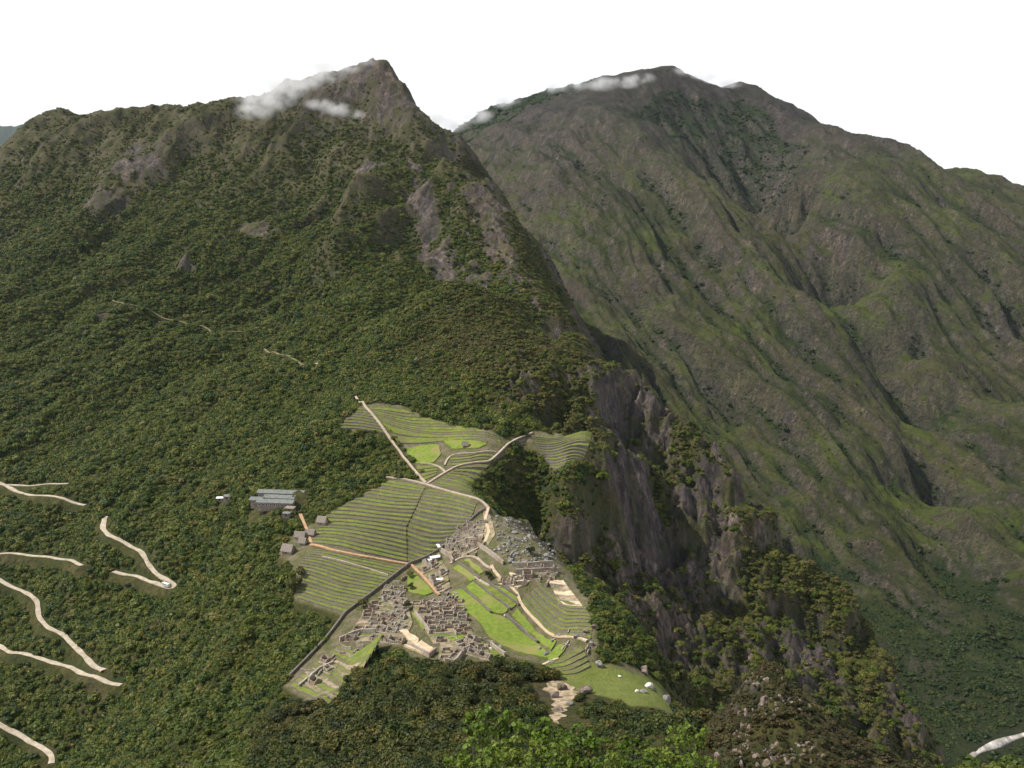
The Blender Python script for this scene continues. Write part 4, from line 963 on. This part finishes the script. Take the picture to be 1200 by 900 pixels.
if len(o_) > 0:
    keep = o_[:MAXI]; rest = o_[MAXI:]
    r = random.Random(3); first = [True]*6
    for t in keep:
        k = r.randrange(6); o = TP[k]
        if not first[k]: o = copy_tree(o)
        first[k] = False; s = float(nS[t])*1.75
        o.location = (float(nx[t]), float(ny[t]), float(nz_[t])-.1); o.rotation_euler = (0, 0, r.uniform(0, 6.28)); o.scale = (s, s, s*r.uniform(.85, 1.15))
        tag(o, 'dark green bushy tree in the thicket in front of the ruined town', 'tree', 'trees of the near thicket')
    if len(rest): scatter('thicket', np.c_[nx[rest], ny[rest], nz_[rest]-.1*nS[rest]], nS[rest]*1.7, NEARC, 'wood', 'dark thicket of bushy trees in front of the ruins', 'thicket', 15)
print('front trees', len(nx))
# fresh green saplings close to the viewpoint
def sapling_proto(sd, n):
    r = random.Random(sd); L = []; root = empty('sapling', (0, 0, 0)); mb = MB(); tips = []
    def limb(p, q, r0, r1):
        p, q = Vector(p), Vector(q); d = (q-p).normalized(); a = d.orthogonal().normalized(); b = d.cross(a); k = 6
        mb.strip([[p+(a*math.cos(t*2*math.pi/k)+b*math.sin(t*2*math.pi/k))*r0 for t in range(k+1)], [q+(a*math.cos(t*2*math.pi/k)+b*math.sin(t*2*math.pi/k))*r1 for t in range(k+1)]])
    limb((0, 0, -2), (.1, 0, 3.5), .10, .06)
    for i in range(11):
        a = i*2.4+r.uniform(-.4, .4); zz = 1.6+i*.42; l = (2.6-.16*i)*r.uniform(.7, 1.15); p = (.1*zz/3.5, 0, min(zz, 5.2)*.75); q = (l*math.cos(a), l*math.sin(a), p[2]+l*r.uniform(.55, 1.1))
        limb(p, q, .045, .015); L.append(q+(r.uniform(.28, .5),))
        for _ in range(2):
            u = (q[0]*.6+r.uniform(-.6, .6), q[1]*.6+r.uniform(-.6, .6), q[2]*.85+p[2]*.15+r.uniform(-.3, .5)); limb((q[0]*.5, q[1]*.5, (q[2]+p[2])/2), u, .02, .008); L.append(u+(r.uniform(.25, .45),))
    cm = foliage_mesh('crown', *leaf_cloud(L, n, .34, sd+1, core=False)); cm.materials.append(M['bright']); link('crown', cm, None, root)
    mb.build('trunk', M['bark'], root); return root
SAPS = [(572,828,120),(602,864,112),(624,836,124),(655,862,120),(640,884,108),(678,848,124),(694,886,110),(556,872,106),(590,894,104),(728,880,116),(748,866,114),(776,872,122),(806,850,128),(818,884,114),(785,893,108)]
def saplings():
    P = [sapling_proto(800+i*7, 470) for i in range(3)]; first = [True]*3; r = random.Random(8)
    for i, (px, py, Y) in enumerate(SAPS):
        x, y, z = [float(q) for q in at(px, py, Y)]; k = i % 3; o = P[k]; g = ground(x, y); hgt = z-g
        if not first[k]: o = copy_tree(o)
        first[k] = False; s = min(max(hgt/5.6, .9), 1.9); o.location = (x, y, g-.1); o.scale = (s, s, max(hgt/5.6, .8)); o.rotation_euler = (0, 0, r.uniform(0, 6))
        tag(o, 'bright green leafy sapling at the bottom edge of the photo', 'sapling', 'bright saplings close to the viewpoint')
saplings()
# trees standing alone in the town
def lone(px, py, s, label, sd, mat='wood', lift=1.):
    c = hit(px, py)[0]; o = tree_proto(sd, 420, .2, mat); o.location = tuple(c+np.array([0, 0, lift])); o.scale = (s, s, s); tag(o, label, 'tree'); return o
lone(481,677, 3.4, 'small round tree on the little lawn, farther of the two', 901, 'forest')
lone(481,691, 3.2, 'small slender tree on the little lawn, nearer of the two', 902, 'forest')
lone(426,711, 4.4, 'dark tree by the diagonal wall among the left houses', 903)
lone(477,714, 3.6, 'dark tree between the two blocks of ruined houses', 904)
lone(572,678, 4.2, 'dark green tree beside the sandy path above the lawns', 905)
lone(346,690, 8.0, 'large dark tree at the left edge of the lower terraces', 906, 'wood', 0)
lone(352,675, 6.0, 'dark bushy tree beside the large one at the lower terraces', 907, 'wood', 0)
lone(622,650, 4.0, 'dark bush among the grey boulders', 908)
# ------------------------------------------------------------------ boulders
def boulder_mesh(sd, sub=2, rough=.35, flatz=.75):
    bm = bmesh.new(); bmesh.ops.create_icosphere(bm, subdivisions=sub, radius=1); r = np.random.default_rng(sd)
    pl = r.normal(size=(11, 3)); pl /= np.linalg.norm(pl, axis=1)[:, None]; hh = r.uniform(.38, .85, 11)
    for v in bm.verts:
        c = np.array(v.co)
        for p, h in zip(pl, hh):
            d = c@p
            if d > h: c = c-p*(d-h)*1.0
        v.co = Vector(c*np.array([1, r.uniform(.97, 1.03), flatz]))
    me = bpy.data.meshes.new('boulder'); bm.to_mesh(me); bm.free(); return me
BM = [boulder_mesh(i, 2, .3, (.7, .9, .6, 1.1, .8)[i % 5]) for i in range(7)]
for b in BM: b.materials.append(M['boulder'])
KM = [boulder_mesh(40+i, 2, .3, (.8, 1.3, .7, 1.)[i % 4]) for i in range(6)]
for b in KM: b.materials.append(M['brownrock'])
def boulder(x, y, s, label, group=None, mat=None, k=0, rz=0., name='boulder', tilt=0., dz=.25):
    me = (KM if name == 'rock' else BM)[k % 6]
    if mat: me = me.copy(); me.materials.clear(); me.materials.append(M[mat])
    o = link(name, me); o.location = (x, y, ground(x, y)+s*dz); s3 = s if isinstance(s, tuple) else (s, s, s); o.scale = s3; o.rotation_euler = (tilt, 0, rz); tag(o, label, 'boulder', group); return o
def chaos():
    poly = [(574,606),(584,602),(604,605),(628,620),(648,640),(655,656),(630,662),(600,660),(584,655),(578,640),(582,624)]
    r = np.random.default_rng(21); n = 0; P = []
    while len(P) < 280:
        px, py = r.uniform(574, 656), r.uniform(602, 662)
        if inside(np.array([px]), np.array([py]), poly)[0]: P.append((px, py))
    Q = hits(P)
    for i, q in enumerate(Q):
        s = float(r.gamma(3, .33)*.8+.5); boulder(q[0], q[1], s, 'grey granite block in the boulder field on the rocky hill', 'boulder field on the rocky hill', None, i, r.uniform(0, 6.3), tilt=r.uniform(-.4, .4))
chaos()
for px, py, s, lab, mat, k in [(755,789,4.2,'tall brown standing rock at the far edge of the meadow','brownrock',3),(702,781,3.2,'tall grey rock beside the wide terraces above the meadow','boulder',3),(760,806,3.4,'pale white boulder on the right of the meadow','pale',0),(754,811,2.4,'flat grey boulder at the left foot of the pale white boulder','boulder',2),(768,811,2.2,'grey boulder on the right of the pale white boulder','boulder',1),(746,811,1.8,'small pale stone on the meadow, left of the white boulder','pale',1),(781,822,3.6,'tall pointed grey rock at the right tip of the meadow','boulder',3),
     (726,793,1.3,'small white stone on the meadow','pale',2),(658,808,4.6,'big brown rock in the sandy gully','brownrock',0),(650,818,3.8,'brown rock lower down in the sandy gully','brownrock',1),(686,812,4.8,'rounded brown rock right of the sandy gully','brownrock',4),(668,826,2.6,'small grey rock at the right of the sandy gully','boulder',2),(654,833,3.,'dark flat rock at the bottom of the sandy gully','brownrock',2),(640,768,2.6,'grey rock by the low walls below the central lawn','boulder',0),(633,762,2.,'small grey rock at the tip of the central lawn','boulder',1),(646,776,2.2,'grey rock beside the little sandy path','boulder',2),(688,742,3.,'brown rock at the lower end of the bent terraces','brownrock',1),(676,748,2.6,'grey rock beneath the bent terraces','boulder',3),(696,736,3.,'brown rock at the right edge of the bent terraces','brownrock',0),
     (587,762,2.8,'grey rock outcrop beside the grassy ledge','boulder',3),(575,762,2.,'white stone on the grassy ledge','pale',0),(592,722,1.6,'small pale stone at the end of the lawn wall','pale',1),(322,836,2.4,'pale stone showing among trees under the corner terraces','pale',3),(692,755,2.4,'grey rock above the saddle terraces','boulder',1)]:
    c = hit(px, py)[0]; boulder(float(c[0]), float(c[1]), s, lab, None, mat, k, px*.7, 'boulder' if s > 2 else 'stone', dz=.35)
# rocks of the close knob
def knob_rocks():
    r = np.random.default_rng(31); P = []; poly = [(905,776),(922,784),(945,806),(975,850),(985,898),(830,898),(862,850),(868,812),(884,788)]
    while len(P) < 250:
        px, py = r.uniform(830, 990), r.uniform(776, 898)
        if inside(np.array([px]), np.array([py]), poly)[0] and perlin(np.array([px/38]), np.array([py/38]), 77)[0] > -.12: P.append((px, py))
    for i, q in enumerate(hits(P)):
        if q[1] > 470: continue
        s = float(r.gamma(2.0, .5)*.55+.3); boulder(q[0], q[1], s, 'grey brown rock jutting from the near knob', 'rocks jutting from the near knob', None, i, r.uniform(0, 6.3), 'rock', r.uniform(-.5, .5), .15)
knob_rocks()
# ------------------------------------------------------------------ air and cloud
def haze():
    x0, x1, y0, y1, z0, z1 = -12000, 9000, -300, 21500, float(GZ.min())-60, 2500
    me = MB().box(((x0+x1)/2, (y0+y1)/2, (z0+z1)/2), (x1-x0, y1-y0, z1-z0)).mesh('haze')
    m = bpy.data.materials.new('haze_air'); m.use_nodes = True; t = m.node_tree; t.nodes.clear()
    o = t.nodes.new('ShaderNodeOutputMaterial'); v = t.nodes.new('ShaderNodeVolumePrincipled'); v.inputs['Density'].default_value = HAZE; v.inputs['Color'].default_value = (.72, .84, 1, 1); v.inputs['Anisotropy'].default_value = .15
    t.links.new(v.outputs[0], o.inputs['Volume']); tag(link('haze', me, m), 'thin bluish haze in the valley air', 'haze', kind='stuff')
HAZE = 0.7e-5
haze()
def cloud(pts, label, sd, dens=.03, sc_=38.):
    """a wisp: one lumpy closed body of vapour with an uneven density"""
    P = [np.array(at(a, b, Y)) for a, b, Y, r in pts]; c = np.mean(P, axis=0); bm = bmesh.new()
    for p, (_, _, _, r) in zip(P, pts):
        g = bmesh.ops.create_icosphere(bm, subdivisions=2, radius=1.)
        for v in g['verts']: v.co = Vector((v.co.x*r*1.5, v.co.y*r, v.co.z*r*.62))+Vector(p-c)
    h_ = bmesh.ops.convex_hull(bm, input=bm.verts); bmesh.ops.delete(bm, geom=list({e for e in h_['geom_interior']+h_['geom_unused'] if isinstance(e, bmesh.types.BMVert)}), context='VERTS')
    hull = [f for f in bm.faces if not any(f is g for g in h_['geom'] if isinstance(g, bmesh.types.BMFace))]
    bmesh.ops.delete(bm, geom=hull, context='FACES_ONLY')
    me = bpy.data.meshes.new('cloud'); bm.to_mesh(me); bm.free()
    m = bpy.data.materials.new('cloud_vapour'); m.use_nodes = True; t = m.node_tree; t.nodes.clear(); N = t.nodes.new; L = t.links.new
    o = N('ShaderNodeOutputMaterial'); v = N('ShaderNodeVolumePrincipled'); v.inputs['Color'].default_value = (1, 1, 1, 1); v.inputs['Anisotropy'].default_value = .3
    tc = N('ShaderNodeTexCoord'); nz = N('ShaderNodeTexNoise'); nz.inputs['Scale'].default_value = 1/sc_; nz.inputs['Detail'].default_value = 8; nz.inputs['Roughness'].default_value = .6; L(tc.outputs['Object'], nz.inputs['Vector'])
    # falls off smoothly to nothing at the body's edge
    f = None
    for p, (_, _, _, r) in zip(P, pts):
        q = p-c; s = N('ShaderNodeVectorMath'); s.operation = 'SUBTRACT'; L(tc.outputs['Object'], s.inputs[0]); s.inputs[1].default_value = tuple(q)
        d = N('ShaderNodeVectorMath'); d.operation = 'DIVIDE'; L(s.outputs[0], d.inputs[0]); d.inputs[1].default_value = (r*1.5, r, r*.62)
        ln = N('ShaderNodeVectorMath'); ln.operation = 'LENGTH'; L(d.outputs[0], ln.inputs[0])
        mr = N('ShaderNodeMapRange'); mr.interpolation_type = 'SMOOTHSTEP'; mr.inputs['From Min'].default_value = .15; mr.inputs['From Max'].default_value = .95; mr.inputs['To Min'].default_value = 1; mr.inputs['To Max'].default_value = 0; L(ln.outputs['Value'], mr.inputs['Value'])
        if f is None: f = mr.outputs[0]
        else:
            mx = N('ShaderNodeMath'); mx.operation = 'MAXIMUM'; L(f, mx.inputs[0]); L(mr.outputs[0], mx.inputs[1]); f = mx.outputs[0]
    r1 = N('ShaderNodeMapRange'); r1.inputs['From Min'].default_value = .40; r1.inputs['From Max'].default_value = .74; L(nz.outputs['Fac'], r1.inputs['Value'])
    a = N('ShaderNodeMath'); a.operation = 'MULTIPLY'; L(f, a.inputs[0]); L(r1.outputs[0], a.inputs[1]); b = N('ShaderNodeMath'); b.operation = 'MULTIPLY'; L(a.outputs[0], b.inputs[0]); b.inputs[1].default_value = dens
    L(b.outputs[0], v.inputs['Density']); L(v.outputs[0], o.inputs['Volume'])
    ob = link('cloud', me, m); ob.location = tuple(c); tag(ob, label, 'cloud', 'white clouds on the peaks')
cloud([(298,130,2160,40),(313,116,2170,55),(330,106,2190,45),(352,96,2200,45),(378,86,2210,42),(402,77,2225,38),(424,71,2235,28),(330,96,2260,50),(380,76,2280,45),(375,122,2130,28),(395,128,2120,30),(412,134,2105,24)], 'white cloud wisp drifting over the left shoulder of the near peak', 1, .075, 34.)
cloud([(496,122,3400,50),(510,138,3500,55),(530,146,3700,55),(556,136,3900,60),(590,118,4000,60)], 'white cloud bank filling the saddle between the two mountains', 2, .05, 60.)
cloud([(640,102,3700,50),(670,100,3750,55),(705,98,3820,55),(735,96,3900,50),(752,92,3980,45)], 'flat white cloud resting on the far summit ridge, left of the top', 3, .05, 60.)
cloud([(806,84,4150,55),(830,90,4200,65),(855,98,4200,60)], 'small white cloud right of the far summit', 4, .05, 60.)
def distant_ridge():
    nx, ny = 160, 40; V = []
    for j in range(ny):
        for i in range(nx):
            x = -11800+i*(6600/(nx-1)); y = 16500+j*(3600/(ny-1)); V.append((x, y))
    V = np.array(V); top = 1500+ -(V[:, 0]+8600)*.22
    z = -760 + (top+760)*np.clip(1-np.abs(V[:, 1]-18300)/1750, 0, 1)**.8 + (ridged(V[:, 0], V[:, 1], 1400, 5, 401)-.45)*260
    z = np.minimum(z, 2300); z = np.where((V[:, 1] < 16600) | (V[:, 1] > 20000), -760, z)
    idx = np.arange(nx*ny).reshape(ny, nx); q = np.stack([idx[:-1, :-1], idx[:-1, 1:], idx[1:, 1:], idx[1:, :-1]], -1).reshape(-1, 4)
    me = mesh_np('distant_ridge', np.c_[V, z], q)
    for a in ('rock', 'high'): fattr(me, a, np.zeros(nx*ny))
    fattr(me, 'lush_shade', np.full(nx*ny, .9)); tag(link('distant_ridge', me, M['far']), 'blue distant ridge at the far left', 'mountain', kind='structure')
distant_ridge()
# ------------------------------------------------------------------ sky, sun, camera
SUN_AZ, SUN_EL = R(-90), R(50)          # azimuth from +Y, negative = to the left
def world():
    w = bpy.data.worlds.new('World'); sc.world = w; w.use_nodes = True; nt = w.node_tree; bg = nt.nodes['Background']
    sky = nt.nodes.new('ShaderNodeTexSky'); sky.sky_type = 'NISHITA'; sky.sun_disc = False; sky.sun_elevation = SUN_EL; sky.sun_rotation = SUN_AZ; sky.altitude = 2700
    tc = nt.nodes.new('ShaderNodeTexCoord')
    nz = nt.nodes.new('ShaderNodeTexNoise'); nz.inputs['Scale'].default_value = 2.2; nz.inputs['Detail'].default_value = 6; nz.inputs['Roughness'].default_value = .55
    mp = nt.nodes.new('ShaderNodeMapping'); mp.inputs['Scale'].default_value = (1, 1, 3.2); mp.inputs['Location'].default_value = (3.1, .4, .3)
    nt.links.new(tc.outputs['Generated'], mp.inputs['Vector']); nt.links.new(mp.outputs[0], nz.inputs['Vector'])
    rp = nt.nodes.new('ShaderNodeValToRGB'); rp.color_ramp.elements[0].position = .20; rp.color_ramp.elements[1].position = .38
    nt.links.new(nz.outputs['Fac'], rp.inputs[0])
    mx = nt.nodes.new('ShaderNodeMix'); mx.data_type = 'RGBA'; mx.inputs[7].default_value = (10.7, 10.8, 11.0, 1)
    sx = nt.nodes.new('ShaderNodeSeparateXYZ'); nt.links.new(tc.outputs['Generated'], sx.inputs[0])
    lo = nt.nodes.new('ShaderNodeMapRange'); lo.interpolation_type = 'SMOOTHSTEP'; lo.inputs['From Min'].default_value = .28; lo.inputs['From Max'].default_value = .62; lo.inputs['To Min'].default_value = 1; lo.inputs['To Max'].default_value = 0
    nt.links.new(sx.outputs[2], lo.inputs['Value'])
    ma = nt.nodes.new('ShaderNodeMath'); ma.operation = 'MULTIPLY'; ma.inputs[1].default_value = .35; nt.links.new(rp.outputs[0], ma.inputs[0])
    mm = nt.nodes.new('ShaderNodeMath'); mm.operation = 'MULTIPLY'; nt.links.new(rp.outputs[0], mm.inputs[0]); nt.links.new(lo.outputs[0], mm.inputs[1])
    m3 = nt.nodes.new('ShaderNodeMath'); m3.operation = 'MAXIMUM'; nt.links.new(ma.outputs[0], m3.inputs[0]); nt.links.new(mm.outputs[0], m3.inputs[1])
    nt.links.new(m3.outputs[0], mx.inputs[0]); nt.links.new(sky.outputs[0], mx.inputs[6])
    nt.links.new(mx.outputs[2], bg.inputs['Color']); bg.inputs['Strength'].default_value = .085
world()
def sun():
    s = bpy.data.lights.new('sun', 'SUN'); s.energy = 5.0; s.angle = R(.6); s.color = (1, .95, .87)
    o = bpy.data.objects.new('sun', s); COL.objects.link(o)
    d = Vector((math.sin(SUN_AZ)*math.cos(SUN_EL), math.cos(SUN_AZ)*math.cos(SUN_EL), math.sin(SUN_EL)))
    o.rotation_euler = d.to_track_quat('Z', 'Y').to_euler(); o.location = d*800
sun()
cam = bpy.data.cameras.new('camera'); cam.sensor_width = 36; cam.lens = 36*FOC/1200; cam.clip_start = .5; cam.clip_end = 40000
co_ = bpy.data.objects.new('camera', cam); COL.objects.link(co_); co_.rotation_euler = (R(90)-PITCH, 0, 0); sc.camera = co_
sc.view_settings.view_transform = 'Standard'; sc.view_settings.look = 'None'; sc.view_settings.gamma = 1; sc.view_settings.exposure = 0.34
sc.view_settings.use_curve_mapping = False
sc.cycles.max_bounces = 6; sc.cycles.diffuse_bounces = 2; sc.cycles.glossy_bounces = 1; sc.cycles.transmission_bounces = 3; sc.cycles.volume_bounces = 1; sc.cycles.transparent_max_bounces = 24
for o in bpy.data.objects:
    l = o.get('label')
    if l and not 4 <= len(l.split()) <= 16: print('LABEL', len(l.split()), l)
